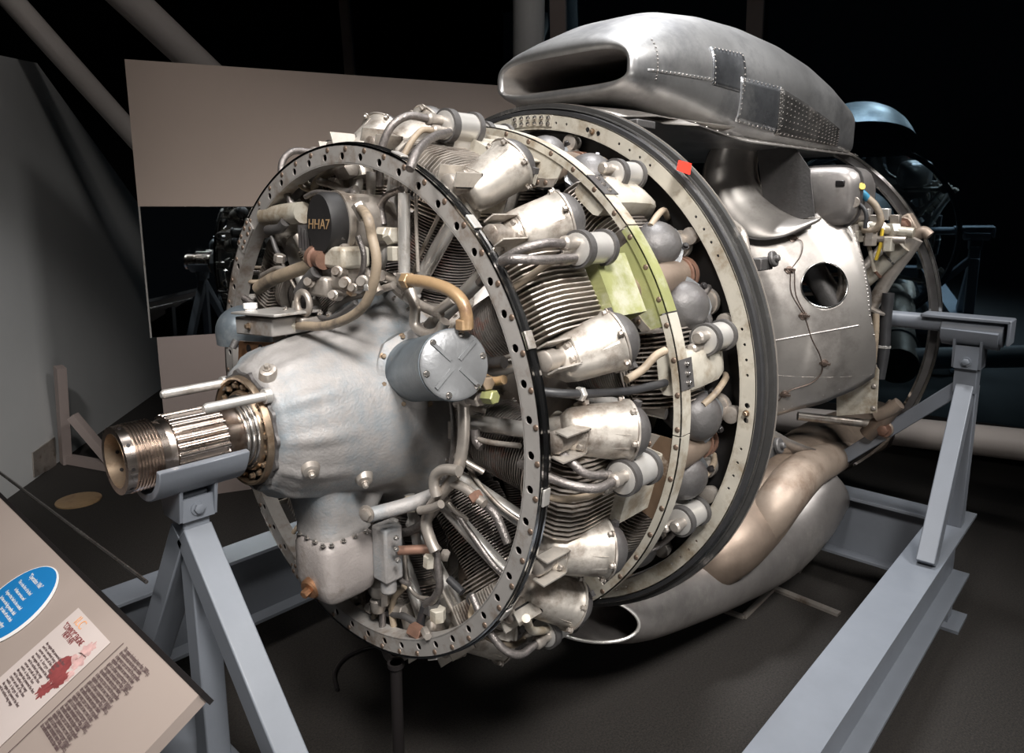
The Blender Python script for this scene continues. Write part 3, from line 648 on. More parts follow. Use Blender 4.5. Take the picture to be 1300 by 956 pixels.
# ---- cylinders (local frame: z outwards, x to the rear)
def build_cyl_meshes():
    D = {}
    b = MB(); b.lathe([(.22, .062), (.475, .062)], (0, 0, 0), (0, 0, 1), 24)
    for k in range(30):
        z = .275+k*.0066; r_ = .083 if k > 3 else .076
        b.lathe([(z, .06), (z, r_), (z+.0022, r_), (z+.0022, .06)], (0, 0, 0), (0, 0, 1), 28, cap0=False, cap1=False)
    D['barrel'] = b.mesh('barrel', M['barrel'], 30)
    b = MB(); b.lathe([(.262, .098), (.270, .098), (.272, .09)], (0, 0, 0), (0, 0, 1), 36); D['base_flange'] = b.mesh('base_flange', M['pipe'], 40)
    for q in range(10):
        b = MB(); b.hexbolt((.091*cos(q*pi/5), .091*sin(q*pi/5), .270), (0, 0, 1), .006, .012); D['base_nut%d' % q] = b.mesh('base_nut', M['pipe'], 40)
    for sy, n_ in ((-1, 'a'), (1, 'b')):
        b = MB(); b.plate([(-.085, sy*.085, .33), (.085, sy*.085, .33), (.085, sy*.112, .50), (-.085, sy*.112, .50)], .0025, (0, sy, 0)); D['side_baffle'+n_] = b.mesh('side_baffle', M['head'], 40)
        b = MB(); b.tube([(-.10, sy*.03, .30), (-.118, sy*.05, .36), (-.122, sy*.075, .44), (-.11, sy*.09, .52)], .0045, 8); D['primer_line'+n_] = b.mesh('primer_line', M['pipe'] if sy < 0 else M['braid'], 50)
    b = MB(); b.lathe([(.468, .085), (.50, .09), (.535, .085), (.56, .05), (.562, .0)], (0, 0, 0), (0, 0, 1), 28)
    b.box((0, 0, .54), (.17, .07, .08))
    D['head'] = b.mesh('head', M['head'], 40)
    b = MB()
    for k in range(8):        # horizontal fins round the lower head
        z = .468+k*.0085; r_ = .108
        b.lathe([(z, .07), (z, r_), (z+.0028, r_), (z+.0028, .07)], (0, 0, 0), (0, 0, 1), 32, cap0=False, cap1=False, ref=(1, 0, 0), sy=1.0)
    D['lower_fins'] = b.mesh('lower_fins', M['fin'], 30)
    b = MB()
    for k in range(17):       # fore and aft fins over the head
        y = -.082+k*.01025; zt_ = .603-.22*y*y/.01*.01*10*.3
        pts = []
        for (x_, z_) in ((-.118, .50), (-.122, .535), (-.115, .57), (-.095, .592), (-.06, zt_), (.03, zt_), (.05, .59), (.05, .50)):
            pts.append(Vector((x_, y-.0013, z_)))
        b.plate(pts, .0026, (0, 1, 0))
    D['upper_fins'] = b.mesh('upper_fins', M['fin'], 30)
    # rocker pod, front row
    PA = Vector((.84, 0, .54)).normalized()
    def pod(sy):
        b = MB(); c = Vector((-.100, sy*.130, .542))
        pr = [(0, .020), (.002, .032), (.012, .040), (.035, .046), (.07, .050), (.105, .053), (.122, .055), (.126, .059), (.132, .059)]
        b.lathe(pr, c, PA, 32, mod=lambda d, r, a: r*(1+.05*cos(2*a)), cap1=True)
        b.lathe([(0, .026), (.03, .024), (.05, .028)], Vector((-.075, sy*.124, .505)), (0, 0, 1), 20)
        b.box(Vector((-.02, sy*.085, .535)), (.11, .07, .06))
        b.box(c+PA*.07+Vector((.0, sy*.0, .045)), (.05, .03, .02), Matrix.Rotation(radians(-40), 3, 'Y'))
        return b
    for sy, n_ in ((-1, 'a'), (1, 'b')):
        D['rocker_box'+n_] = pod(sy).mesh('rocker_box', M['head'], 45)
        c = Vector((-.100, sy*.130, .542))+PA*.132
        b = MB(); b.dome(c, PA, .055, .044, 32); b.box(c+PA*.012, (.012, .125, .012))
        D['rocker_cap'+n_] = b.mesh('rocker_cap', M['dark'], 50)
        _, pu, pt_ = frame(PA); K_ = []
        for q in range(6):
            a_ = pi/6+q*pi/3; b = MB(); b.hexbolt(c-PA*.004+pu*(.060*cos(a_))+pt_*(.060*sin(a_)), -PA, .005, .010); D['cap_bolt%d' % q+n_] = b.mesh('cap_bolt', M['pipe'], 40)
        b = MB(); b.lathe([(0, .061), (.004, .061)], c-PA*.003, PA, 32)
        D['cap_flange'+n_] = b.mesh('cap_flange', M['pipe'], 40)
        b = MB(); b.hexbolt(Vector((-.02, sy*.166, .592)), (-.3, sy*.8, .6), .0125, .014); b.lathe([(-.01, .02), (.002, .018)], Vector((-.02, sy*.166, .592)), (-.3, sy*.8, .6), 16)
        D['plug_nut'+n_] = b.mesh('plug_nut', M['nut'], 40)
        # U bracket to the front ring
        b = MB(); c = Vector((0, sy*.128, .585))
        for q in (-1, 1): b.box(c+Vector((-.125, q*.025, 0)), (.07, .003, .028))
        b.box(c+Vector((-.092, 0, 0)), (.004, .053, .028))
        D['ring_bracket'+n_] = b.mesh('ring_bracket', M['head'], 40)
        for q in (-1, 1):
            b = MB(); b.hexbolt(c+Vector((-.095, q*.013, .002)), (-1, 0, 0), .0065, .010); D['bracket_bolt%d' % (q+1)+n_] = b.mesh('bracket_bolt', M['pipe'], 40)
        b = MB(); b.box(c+Vector((-.12, 0, -.016)), (.058, .046, .004)); D['bracket_floor'+n_] = b.mesh('bracket_floor', M['capshade'], 40)  # black plate paints in the shade inside the U bracket
        b = MB(); b.lathe([(0, .016), (.004, .021), (.03, .021), (.034, .017), (.05, .017)], c+Vector((-.157, sy*.0, -.018)), (1, 0, 0), 20)
        D['ring_sleeve'+n_] = b.mesh('ring_sleeve', M['pipe'], 40)
        # push rod tube
        b = MB(); p = Vector((-.125, sy*.058, .283)); q = Vector((-.075, sy*.118, .560))
        d = (q-p).normalized(); L_ = (q-p).length
        b.lathe([(0, .012), (.006, .0185), (.026, .0185), (.03, .0145), (.045, .0145), (.047, .0155), (.075, .0155), (.077, .0162), (L_-.03, .0162), (L_-.028, .0195), (L_, .0195)], p, d, 18)
        D['push_rod_tube'+n_] = b.mesh('push_rod_tube', M['tube'], 40)
    # ignition coil
    c = Vector((-.03, .052, .642))
    b = MB(); b.lathe([(0, .026), (.002, .031), (.10, .031), (.102, .027)], c, (1, 0, 0), 28); b.box(c+Vector((.05, 0, -.03)), (.05, .04, .03)); D['ignition_coil'] = b.mesh('ignition_coil', M['tube'], 40)
    b = MB(); b.lathe([(0, .031), (0, .0365), (.018, .0365), (.018, .031)], c+Vector((.004, 0, 0)), (1, 0, 0), 28, cap0=False, cap1=False); D['coil_clamp2'] = b.mesh('coil_clamp', M['dark'], 40); b = MB(); b.lathe([(0, .031), (0, .0365), (.012, .0365), (.012, .031)], c+Vector((.084, 0, 0)), (1, 0, 0), 28, cap0=False, cap1=False); D['coil_clamp'] = b.mesh('coil_clamp', M['dark'], 40)
    b = MB(); b.lathe([(0, .010), (.004, .014), (.02, .014), (.024, .011), (.04, .011)], c+Vector((-.04, .010, .008)), (1, 0, 0), 12); D['coil_connector2'] = b.mesh('coil_connector', M['pipe'], 40); b = MB(); b.lathe([(0, .008), (.004, .012), (.02, .012), (.024, .010), (.04, .010)], c+Vector((-.04, -.014, -.010)), (1, 0, 0), 12); D['coil_connector'] = b.mesh('coil_connector', M['pipe'], 40)
    b = MB(); b.tube([c+Vector((-.04, -.014, -.010)), c+Vector((-.075, -.018, -.014)), c+Vector((-.11, -.03, -.05)), c+Vector((-.125, -.035, -.10)), Vector((-.118, .0, .515))], .0065, 10); D['plug_lead'] = b.mesh('plug_lead', M['hose'], 60)
    b = MB(); b.tube([c+Vector((-.04, .010, .008)), c+Vector((-.09, .012, .008)), c+Vector((-.125, .016, -.02)), c+Vector((-.138, .016, -.075)), c+Vector((-.13, .01, -.14))], .0085, 10); D['ignition_conduit'] = b.mesh('ignition_conduit', M['braid'], 60)
    b = MB(); b.lathe([(0, .012), (.012, .012), (.013, .009), (.03, .009)], (-.085, 0, .505), (-1, 0, .25), 6); b.lathe([(0, .02), (.006, .02), (.006, .015)], (-.112, 0, .512), (-1, 0, .25), 18, cap1=False); D['spark_plug'] = b.mesh('spark_plug', M['dark'], 40)
    b = MB(); b.plate([(.045, -.085, .612), (.155, -.085, .612), (.155, .045, .622), (.045, .045, .622)], .003, (0, 0, 1)); b.plate([(.045, -.085, .612), (.045, .045, .622), (.045, .045, .595), (.045, -.085, .585)], .003, (1, 0, 0)); b.plate([(.155, -.085, .612), (.155, .045, .622), (.155, .045, .57), (.155, -.085, .56)], .003, (1, 0, 0))
    D['baffle_plate'] = b.mesh('baffle_plate', M['cream'], 40)
    b = MB(); b.plate([(.045, -.085, .612), (.155, -.085, .612), (.155, .045, .622), (.045, .045, .622)], .003, (0, 0, 1)); b.plate([(.045, -.085, .612), (.045, .045, .622), (.045, .045, .595), (.045, -.085, .585)], .003, (1, 0, 0)); b.plate([(.155, -.085, .612), (.155, .045, .622), (.155, .045, .57), (.155, -.085, .56)], .003, (1, 0, 0))
    D['baffle_green'] = b.mesh('baffle_plate', M['green'], 40)
    # rear row: dark rocker covers with an elbow to the back
    for sy, n_ in ((-1, 'a'), (1, 'b')):
        c = Vector((.015, sy*.128, .580)); ax = Vector((-.55, sy*.10, 1)).normalized()
        b = MB(); b.lathe([(-.07, .048), (-.01, .060), (0, .063), (.006, .063)], c, ax, 28, mod=lambda d, r, a: r*(1+.10*abs(cos(2*a))**6)); D['rear_rocker_box'+n_] = b.mesh('rocker_box', M['drumface'], 45)
        b = MB(); b.dome(c+ax*.006, ax, .057, .044, 28); D['rear_cap'+n_] = b.mesh('rocker_cap', M['dark'], 50)
        b = MB(); _, u, t = frame(ax)
        for q in range(4):
            b = MB(); a = pi/4+q*pi/2; b.hexbolt(c+ax*.007+u*(.066*cos(a))+t*(.066*sin(a)), ax, .0065, .010); D['rear_bolt%d' % q+n_] = b.mesh('cap_bolt', M['black'], 40)
        b = MB(); b.tube([c+Vector((.02, 0, -.01)), c+Vector((.06, 0, .0)), c+Vector((.115, 0, -.002))], .030, 20); b.lathe([(0, .030), (0, .0345), (.014, .0345), (.014, .030)], c+Vector((.10, 0, -.002)), (1, 0, 0), 20); D['rear_elbow'+n_] = b.mesh('outlet_elbow', M['pipe'], 50)
        b = MB(); p = Vector((-.10, sy*.05, .30)); q = Vector((-.05, sy*.11, .54)); b.cyl(p, q, .013, seg=14); D['rear_rod'+n_] = b.mesh('push_rod_tube', M['tube'], 40)
    return D
D = build_cyl_meshes()
FRONT = ['barrel', 'head', 'lower_fins', 'upper_fins', 'rocker_boxa', 'rocker_boxb', 'rocker_capa', 'rocker_capb', 'cap_flangea', 'cap_flangeb', 'plug_nuta', 'plug_nutb', 'ring_bracketa', 'ring_bracketb', 'ring_sleevea', 'bracket_floora', 'bracket_floorb', 'ring_sleeveb', 'push_rod_tubea', 'push_rod_tubeb', 'ignition_coil', 'coil_clamp', 'coil_connector', 'plug_lead', 'ignition_conduit', 'spark_plug']
REAR = ['barrel', 'head', 'lower_fins', 'upper_fins', 'rear_rocker_boxa', 'rear_rocker_boxb', 'rear_capa', 'rear_capb', 'rear_elbowa', 'rear_elbowb', 'rear_roda', 'rear_rodb', 'ignition_coil', 'coil_clamp', 'coil_connector']
FRONT += ['base_flange', 'primer_linea']+['base_nut%d' % q for q in range(10)]+['coil_clamp2', 'coil_connector2']+[k for k in D if k.startswith('cap_bolt') or k.startswith('bracket_bolt')]
REAR += ['coil_clamp2', 'coil_connector2']+[k for k in D if k.startswith('rear_bolt')]
def cylinder(x, ph, keys):
    r = empty('cylinder', (x, 0, 0)); r.parent = E; r.rotation_euler = (radians(ph), 0, 0)
    for k in keys:
        me = D[k]; o = bpy.data.objects.new(me.name.split('.')[0], me); col.objects.link(o); o.parent = r
    return r
for k in range(9):
    ph = 19.5+40*k
    keys = FRONT + (['baffle_green'] if k in (1,) else ['baffle_plate'])
    cylinder(XF, ph, keys)
for k in range(9): cylinder(XR, 40*k, REAR)
g = MB(); R = [cy(-.575, .315, a) for a in range(75, 341, 5)]; g.tube(R, .010, 12, smooth=False); hr_ = g.build('harness_ring', 'braid', E, ang=60)
for a in range(80, 340, 20):
    g = MB(); g.tube([cy(-.575, .322, a), cy(-.57, .345, a+1), cy(-.55, .38, a+3)], .0065, 10); g.lathe([(0, .010), (.012, .010)], cy(-.575, .322, a), cy(0, 1, a), 8); g.build('harness_outlet', 'pipe', hr_, ang=50)
# exhaust stubs of the front row passing between the rear heads, and cream air boxes
for k in range(9):
    ph = 59.5+40*k
    g = MB(); g.tube([cy(-.30, .56, ph+3), cy(-.2, .575, ph+2), cy(-.10, .585, ph+1), cy(-.02, .580, ph), cy(.03, .55, ph)], .038, 22); ex = g.build('exhaust_stub', 'exhaust', E, ang=60)
    g = MB(); 
    for x_ in (-.035, -.012): g.lathe([(0, .037), (0, .043), (.007, .043), (.007, .037)], cy(x_, .583, ph+.4), (1, 0, 0), 24, cap0=False, cap1=False)
    g.build('pipe_clamp', 'rust', ex)
for ph in (40, 80.5, 0, 320, 280, 240, 200, 160):
    g = MB(); R = []
    T = Vector((0, -cos(radians(ph)), -sin(radians(ph)))); Rd = Vector((0, -sin(radians(ph)), cos(radians(ph))))
    for x_, hw, r0_, r1_ in ((-.235, .044, .590, .642), (-.14, .044, .588, .645), (-.05, .042, .585, .640), (-.01, .038, .575, .628), (.015, .03, .56, .60)):
        ring = []
        for j in range(20):
            a = 2*pi*j/20; c_, s_ = cos(a), sin(a); p = 5; k_ = (abs(c_)**p+abs(s_)**p)**(-1/p)
            ring.append(Vector((x_, 0, 0))+T*(hw*k_*c_)+Rd*((r0_+r1_)/2+(r1_-r0_)/2*k_*s_))
        R.append(ring)
    g.rings(R); ab = g.build('air_box', 'cream', E, ang=45)
    g = MB(); P0 = Rd*.648; g.plate([Vector((-.2475, 0, 0))+P0-T*.032, Vector((-.2475, 0, 0))+P0+T*.032, Vector((-.195, 0, 0))+P0+T*.032, Vector((-.195, 0, 0))+P0-T*.032], .003, Rd); g.build('mounting_pad', 'dark', ab)
    for i in (-1, 0, 1): put(BOLTS, Vector((-.22, 0, 0))+Rd*.651+T*(i*.02), Rd, ab)
# ---------------------------------------------------------------- governor drum on the nose
gv = empty('governor', (0, 0, 0)); gv.parent = E
gb = at(527, 470, x=-.575); gf = at(577, 463, x=-.66); ga_ = (gf-gb).normalized(); gl = (gf-gb).length
g = MB(); g.lathe([(-.02, .082), (-.02, .084), (.004, .084), (.008, .078)], gb, ga_, 40, mod=lambda d, r, a: r*(1+.05*abs(cos(4*a))**8)); g.lathe([(-.10, .10), (-.05, .088), (-.018, .084)], gb, ga_, 32); g.build('mounting_pad', 'cast', gv)
for i in range(8): a, u, t = frame(ga_); put(BOLTB, gb+u*(.077*cos(i*pi/4+.3))+t*(.077*sin(i*pi/4+.3))+ga_*.004, ga_, gv, 'nut')
g = MB(); g.lathe([(.004, .070), (.012, .066), (gl-.02, .066), (gl-.012, .068), (gl-.006, .068)], gb, ga_, 48); g.build('drum_body', 'drum', gv)
g = MB(); g.lathe([(gl-.006, .0665), (gl+.001, .0665), (gl+.004, .062), (gl+.006, .03), (gl+.006, .001)], gb, ga_, 48)
a, u, t = frame(ga_)
for q in range(4):
    an = q*pi/2+.75; d1 = u*cos(an)+t*sin(an); g.square(gb+ga_*(gl+.005)+d1*.012, gb+ga_*(gl+.005)+d1*.058, .007, .007, tuple(ga_))
g.build('drum_cover', 'drumface', gv)
for q in range(6): an = q*pi/3+.2; put(BOLTS, gb+ga_*(gl+.003)+u*(.058*cos(an))+t*(.058*sin(an)), ga_, gv, 'cover_bolt')
# oil sump box
sb_ = empty('oil_sump', (0, 0, 0)); sb_.parent = E
SC = at(427, 714, z=-.34); R = []
for z, rx, ry in ((-.262, .058, .058), (-.270, .066, .066), (-.285, .070, .070), (-.36, .071, .071), (-.395, .064, .064), (-.408, .05, .05)):
    ring = []
    for j in range(40):
        a = 2*pi*j/40; c, s = cos(a), sin(a); p = 6; k = (abs(c)**p+abs(s)**p)**(-1/p)
        ring.append(Vector((SC.x+rx*k*c, SC.y+ry*k*s, z)))
    R.append(ring)
g = MB(); g.rings(R); g.build('sump_body', 'sumpcast', sb_, ang=60)
P = Vector((SC.x-.071, SC.y-.005, -.372)); g = MB(); g.lathe([(-.03, .024), (.004, .024), (.008, .020)], P, (-1, -.25, -.25), 24); g.hexbolt(P+Vector((-1, -.25, -.25)).normalized()*.008, (-1, -.25, -.25), .010, .016, False); g.build('drain_plug', 'copper', sb_)
for i in range(4): put(BOLTS, Vector((SC.x-.05+.03*i, SC.y-.062, -.262)), (0, 0, 1), sb_, 'bolt'); put(BOLTS, Vector((SC.x-.064, SC.y-.05+.03*i, -.262)), (0, 0, 1), sb_, 'bolt')
PB = at(492, 700, z=-.31)
g = MB(); g.box(PB, (.05, .05, .13)); g.cyl(PB-Vector((0, 0, .06)), PB-Vector((0, 0, .10)), .018); g.build('pump_body', 'cast', sb_, bevel=.006)
P = at(506, 699, x=-.62); Q = at(548, 697, x=-.58); g = MB(); g.cyl(P, Q, .0105); g.build('copper_pipe', 'rust', sb_)
for u_, v_ in ((503, 683), (503, 697), (505, 711)): put(BOLTS, at(u_, v_, x=-.64), (-.5, -1, 0), sb_, 'bolt')
for (u_, v_), rr_ in (((482, 745), .026), ((480, 766), .019)):
    g = MB(); g.lathe([(0, rr_*.8), (.008, rr_), (.03, rr_), (.038, rr_*.6)], at(u_, v_, x=-.60)+Vector((0, 0, -.02)), (0, 0, 1), 20); g.build('union', 'pipe', sb_)

# magneto / distributor above the nose
mg = empty('magneto', (0, 0, 0)); mg.parent = E
mc = at(405, 284, x=-.70)
def ovring(c, ry, rz, x, n_=40): return [Vector((x, c.y+ry*cos(2*pi*k/n_), c.z+rz*sin(2*pi*k/n_))) for k in range(n_)]
g = MB(); g.rings([ovring(mc, .045, .060, -.700), ovring(mc, .050, .065, -.69), ovring(mc, .050, .065, -.655)]); g.build('distributor_cap', 'capshade', mg)
g = MB(); g.rings([ovring(mc, .054, .069, -.66), ovring(mc, .054, .069, -.645), ovring(mc, .050, .064, -.640), ovring(mc, .048, .060, -.53)]); g.build('magneto_body', 'pipe', mg)
for k_ in range(6): g = MB(); a = k_*pi/3; g.box((-.70, mc.y+.038*cos(a), mc.z+.05*sin(a)), (.004, .004, .02)); 
def text3(body, p, xd, yd, size, m, name, parent, ext=.0004):
    cu = bpy.data.curves.new(name, 'FONT'); cu.body = body; cu.size = size; cu.extrude = ext; cu.align_x = 'CENTER'; cu.align_y = 'CENTER'
    ob = bpy.data.objects.new(name, cu); xd = Vector(xd).normalized(); yd = Vector(yd).normalized()
    mx_ = Matrix((xd, yd, xd.cross(yd))).transposed().to_4x4(); mx_.translation = Vector(p)
    col.objects.link(ob); dg = bpy.context.evaluated_depsgraph_get(); dg.update()
    me = bpy.data.meshes.new_from_object(ob.evaluated_get(dg)); bpy.data.objects.remove(ob)
    me.materials.clear(); me.materials.append(M[m]); me.transform(mx_)
    k = bpy.data.objects.new(name, me); col.objects.link(k); k.parent = parent; return k
text3('HHA7', (-.7012, mc.y, mc.z-.002), (0, -1, 0), (0, -.12, 1), .030, 'gold', 'painted_mark', mg)
def tube(name, pts, r, m, parent=E, seg=12, **k):
    g = MB(); g.tube(pts, r, seg, **k); return g.build(name, m, parent, ang=60)
def knuckle(p, ax, r, l, m, parent=E, name='union_nut'):
    g = MB(); g.lathe([(-l/2, r*.85), (-l/2+.002, r), (l/2-.002, r), (l/2, r*.85)], p, ax, 6); return g.build(name, m, parent)
g = MB(); g.box(at(437, 276, x=-.64), (.05, .022, .09)); g.box(at(452, 257, x=-.62), (.05, .03, .03)); g.build('terminal_block', 'pipe', mg, bevel=.004)
for i in range(5): g = MB(); P = at(432+2*i, 262+13*i, x=-.66); g.lathe([(0, .008), (.01, .009), (.02, .006)], P, (-1, -.4, 0), 10); g.build('terminal', 'dark' if i % 2 else 'pipe', mg)
# lower block under the magneto, with pale cover
g = MB(); g.box(at(438, 326, x=-.66), (.07, .085, .045)); g.build('pump_cover', 'cream', mg, bevel=.008)
g = MB(); P = at(405, 328, x=-.69); g.lathe([(-.03, .02), (0, .02), (.002, .026), (.02, .026), (.024, .015)], P, (.2, 1, .1), 18); g.build('rusty_union', 'rust', mg)
g = MB(); g.box(at(418, 362, x=-.66), (.075, .08, .045)); g.box(at(440, 352, x=-.66), (.05, .05, .05)); g.build('pump_body', 'pipe', mg, bevel=.008)
for (u_, v_, r_) in ((440, 360, .014), (450, 366, .010), (462, 358, .013), (430, 345, .012), (425, 375, .011), (395, 358, .013)):
    P = at(u_, v_, x=-.70); g = MB(); g.lathe([(-.02, r_), (.008, r_), (.010, r_*.7), (.018, r_*.7)], P, (-1, -.6, .2), 12); g.build('fitting', 'pipe', mg)
for i in range(7): g = MB(); P = at(392+4*i, 300+3*i, x=-.67); g.box(P, (.05, .004, .05)); g.build('cooling_rib', 'dark', mg)
# bracket box at the left edge with the conduit from the magneto
bx = empty('junction_box', (0, 0, 0)); bx.parent = E
P0, P1, P2, P3 = at(298, 402, x=-.80), at(345, 406, x=-.80), at(345, 428, x=-.80), at(300, 424, x=-.80)
dX = Vector((.09, 0, 0))
g = MB(); g.rings([[P0, P1, P2, P3], [p+dX for p in (P0, P1, P2, P3)]]); g.build('box_body', 'ringgrey', bx, bevel=.003)
g = MB(); Q0, Q1 = at(293, 399, x=-.81), at(348, 403, x=-.81); dz = Vector((0, 0, .005)); g.rings([[Q0, Q1, Q1+dz, Q0+dz], [p+Vector((.11, 0, 0)) for p in (Q0, Q1, Q1+dz, Q0+dz)]]); g.build('box_lid', 'tube', bx, bevel=.001)
put(BOLTB, at(316, 414, x=-.801), (-1, 0, 0), bx, 'bolt')
g = MB(); P = at(309, 404, x=-.71); g.lathe([(-.03, .064), (0, .066)]+[(.062*sin(t_), .066*cos(t_)) for t_ in [k*pi/2/7 for k in range(1, 7)]]+[(.062, .001)], P+Vector((0, 0, -.03)), (0, 0, 1), 32); g.build('blue_grey_housing', 'drum', bx)
g = MB(); P = at(318, 392, x=-.77); g.lathe([(-.02, .012), (.0, .012), (.002, .015), (.012, .015)], P, (0, 0, 1), 16); g.build('cap', 'white', bx)
tube('bracket_arm', [at(300, 432, x=-.80), at(295, 442, x=-.81)], .008, 'dark', bx, smooth=False)
g = MB(); pts = [at(u_, v_, x=-.78) for u_, v_ in ((303, 433), (346, 435), (352, 462), (335, 452), (318, 453), (302, 470))]; g.plate(pts, .006, (1, 0, 0)); g.build('rusty_lug_plate', 'copper', bx)
for u_, v_ in ((316, 443), (331, 443)):
    g = MB(); P = at(u_, v_, x=-.782); g.lathe([(0, .010), (.001, .010)], P, (-1, 0, 0), 16); g.build('lug_hole', 'black', bx)
tube('conduit', [at(u_, v_, x=-.74) for u_, v_ in ((378, 413), (410, 414), (440, 405), (462, 388), (474, 360), (478, 330), (472, 300), (466, 275))]+[at(455, 262, x=-.66)], .0095, 'hose', mg, 14)
knuckle(at(368, 412, x=-.75), at(378, 413, x=-.74)-at(360, 411, x=-.76), .014, .03, 'cream', bx)
knuckle(at(470, 365, x=-.74), (0, 0, 1), .0115, .012, 'tube', mg); knuckle(at(459, 268, x=-.68), (.3, -.5, -1), .014, .035, 'pipe', mg)
# ring shaped lifting eye and small plumbing on the nose crown
g = MB(); c_ = at(385, 385, x=-.73); R = [c_+Vector((0, .024*cos(a), .024*sin(a))) for a in [k*2*pi/24 for k in range(25)]]; g.tube(R, .007, 10, smooth=False); g.build('clamp_ring', 'pipe', bx)
g = MB(); g.box(at(388, 407, x=-.72), (.05, .05, .02)); g.build('clamp_foot', 'pipe', bx, bevel=.004)
for u_, v_ in ((352, 398), (363, 392), (407, 398), (418, 400)): put(BOLTS, at(u_, v_, x=-.73), (-.6, 0, 1), bx, 'bolt')

# plumbing over the front of the crankcase: (name, pixel path, plane x, radius, material)
PL = [
 ('oil_hose', [(328, 366), (345, 355), (368, 346), (392, 338), (415, 333)], -.66, .016, 'hose'),
 ('pipe', [(378, 300), (388, 318), (402, 338), (412, 345)], -.64, .011, 'pipe'),
 ('pipe', [(338, 275), (362, 272), (385, 270)], -.60, .026, 'cream'),
 ('pipe', [(340, 292), (355, 290), (362, 282)], -.62, .012, 'dark'),
 ('small_pipe', [(333, 350), (352, 341), (370, 345)], -.66, .007, 'pipe'),
 ('pipe', [(380, 372), (392, 355), (402, 345)], -.70, .014, 'dark'),
 ('amber_pipe', [(517, 355), (545, 359), (570, 368), (586, 382), (592, 400), (592, 417)], -.64, .0125, 'gold'),
 ('pipe', [(488, 350), (505, 358), (517, 368), (530, 385), (560, 400)], -.58, .010, 'pipe'),
 ('pipe', [(520, 368), (527, 390), (527, 412), (540, 424), (556, 422), (565, 408)], -.60, .0115, 'pipe'),
 ('pipe', [(552, 398), (565, 388), (576, 380)], -.58, .010, 'pipe'),
 ('riser_tube', [(513, 245), (513, 300), (513, 348)], -.60, .0125, 'tube'),
 ('riser_tube', [(471, 218), (471, 258), (472, 292)], -.56, .010, 'tube'),
 ('small_pipe', [(528, 250), (529, 300), (531, 345)], -.58, .004, 'pipe'),
 ('pipe', [(487, 285), (484, 262), (492, 248), (510, 240)], -.57, .008, 'braid'),
 ('pipe', [(398, 255), (400, 235), (412, 222), (430, 216)], -.56, .010, 'hose'),
 ('pipe', [(405, 230), (425, 236), (440, 244), (452, 240)], -.57, .009, 'pipe'),
 ('manifold_pipe', [(588, 500), (589, 530), (588, 560), (583, 590), (572, 612), (556, 632), (545, 648), (541, 665), (546, 684), (553, 700)], -.60, .0125, 'pipe'),
 ('hose', [(553, 700), (556, 720), (558, 745), (551, 760), (540, 768)], -.58, .009, 'braid'),
 ('manifold_pipe', [(588, 507), (605, 505), (622, 504)], -.60, .0115, 'pipe'),
 ('branch_pipe', [(574, 612), (590, 620), (603, 630), (615, 640)], -.60, .010, 'pipe'),
 ('hose', [(615, 640), (628, 652), (636, 668), (645, 690)], -.58, .009, 'braid'),
 ('c_bracket', [(583, 598), (566, 596), (554, 602), (551, 615), (554, 630)], -.62, .0115, 'pipe'),
 ('small_pipe', [(575, 645), (600, 680), (625, 715), (640, 730)], -.56, .006, 'braid'),
 ('small_pipe', [(533, 648), (548, 645), (560, 640)], -.62, .009, 'pipe'),
 ('hose', [(513, 745), (502, 757), (497, 772), (500, 795)], -.58, .008, 'hose'),
 ('hose', [(540, 768), (535, 785), (534, 800)], -.58, .010, 'rubber'),
 ('small_pipe', [(513, 700), (518, 740), (530, 757), (545, 760)], -.56, .005, 'pipe'),
 ('hose', [(570, 735), (580, 745), (587, 752)], -.55, .009, 'rubber'),
 ('pipe', [(605, 557), (625, 562), (660, 566)], -.57, .0055, 'pipe'),
 ('pipe', [(603, 545), (605, 560), (612, 568)], -.57, .010, 'braid'),
 ('pipe', [(520, 628), (525, 660), (530, 690)], -.56, .012, 'tube'),
 ('pipe', [(430, 330), (455, 338), (470, 352), (482, 372)], -.62, .010, 'pipe'),
 ('pipe', [(420, 395), (440, 380), (470, 372), (500, 362)], -.60, .008, 'pipe'),
]
for n_, pts, x_, r_, m_ in PL: tube(n_, [at(u_, v_, x=x_) for u_, v_ in pts], r_, m_)
for u_, v_, x_, r_, l_, ax, m_ in ((588, 506, -.60, .016, .03, (0, -1, 0), 'pipe'), (606, 505, -.60, .017, .02, (0, -1, 0), 'pipe'), (622, 504, -.60, .014, .03, (0, -1, .1), 'green'),
    (604, 631, -.60, .0145, .018, (0, -1, -.9), 'rust'), (513, 352, -.6, .016, .02, (0, 0, 1), 'pipe'), (545, 712, -.59, .0135, .03, (0, -.1, 1), 'cream'), (521, 640, -.58, .017, .03, (0, -.1, 1), 'cream'),
    (498, 300, -.60, .018, .025, (0, -1, .3), 'cream'), (488, 297, -.60, .016, .03, (0, -1, 0), 'cream'), (502, 322, -.60, .017, .03, (0, 0, 1), 'cream'), (590, 412, -.64, .017, .02, (0, 0, 1), 'gold'), (517, 356, -.64, .016, .02, (0, -1, 0), 'gold'),
    (548, 770, -.57, .02, .03, (0, 0, 1), 'dark'), (556, 780, -.57, .018, .03, (0, 0, 1), 'cream'), (508, 775, -.57, .014, .03, (0, -1, .2), 'pipe'), (530, 803, -.60, .018, .04, (0, -1, 0), 'rust'), (541, 804, -.62, .010, .03, (-.5, -1, 0), 'pipe'),
    (466, 250, -.56, .016, .03, (0, 0, 1), 'pipe'), (440, 215, -.55, .022, .05, (0, -1, .2), 'pipe'), (425, 232, -.56, .013, .03, (0, -1, 0), 'head'), (480, 350, -.6, .014, .025, (0, -1, 0), 'pipe'), (395, 330, -.66, .018, .02, (0, -1, -.5), 'hose')):
    knuckle(at(u_, v_, x=x_), ax, r_, l_, m_)
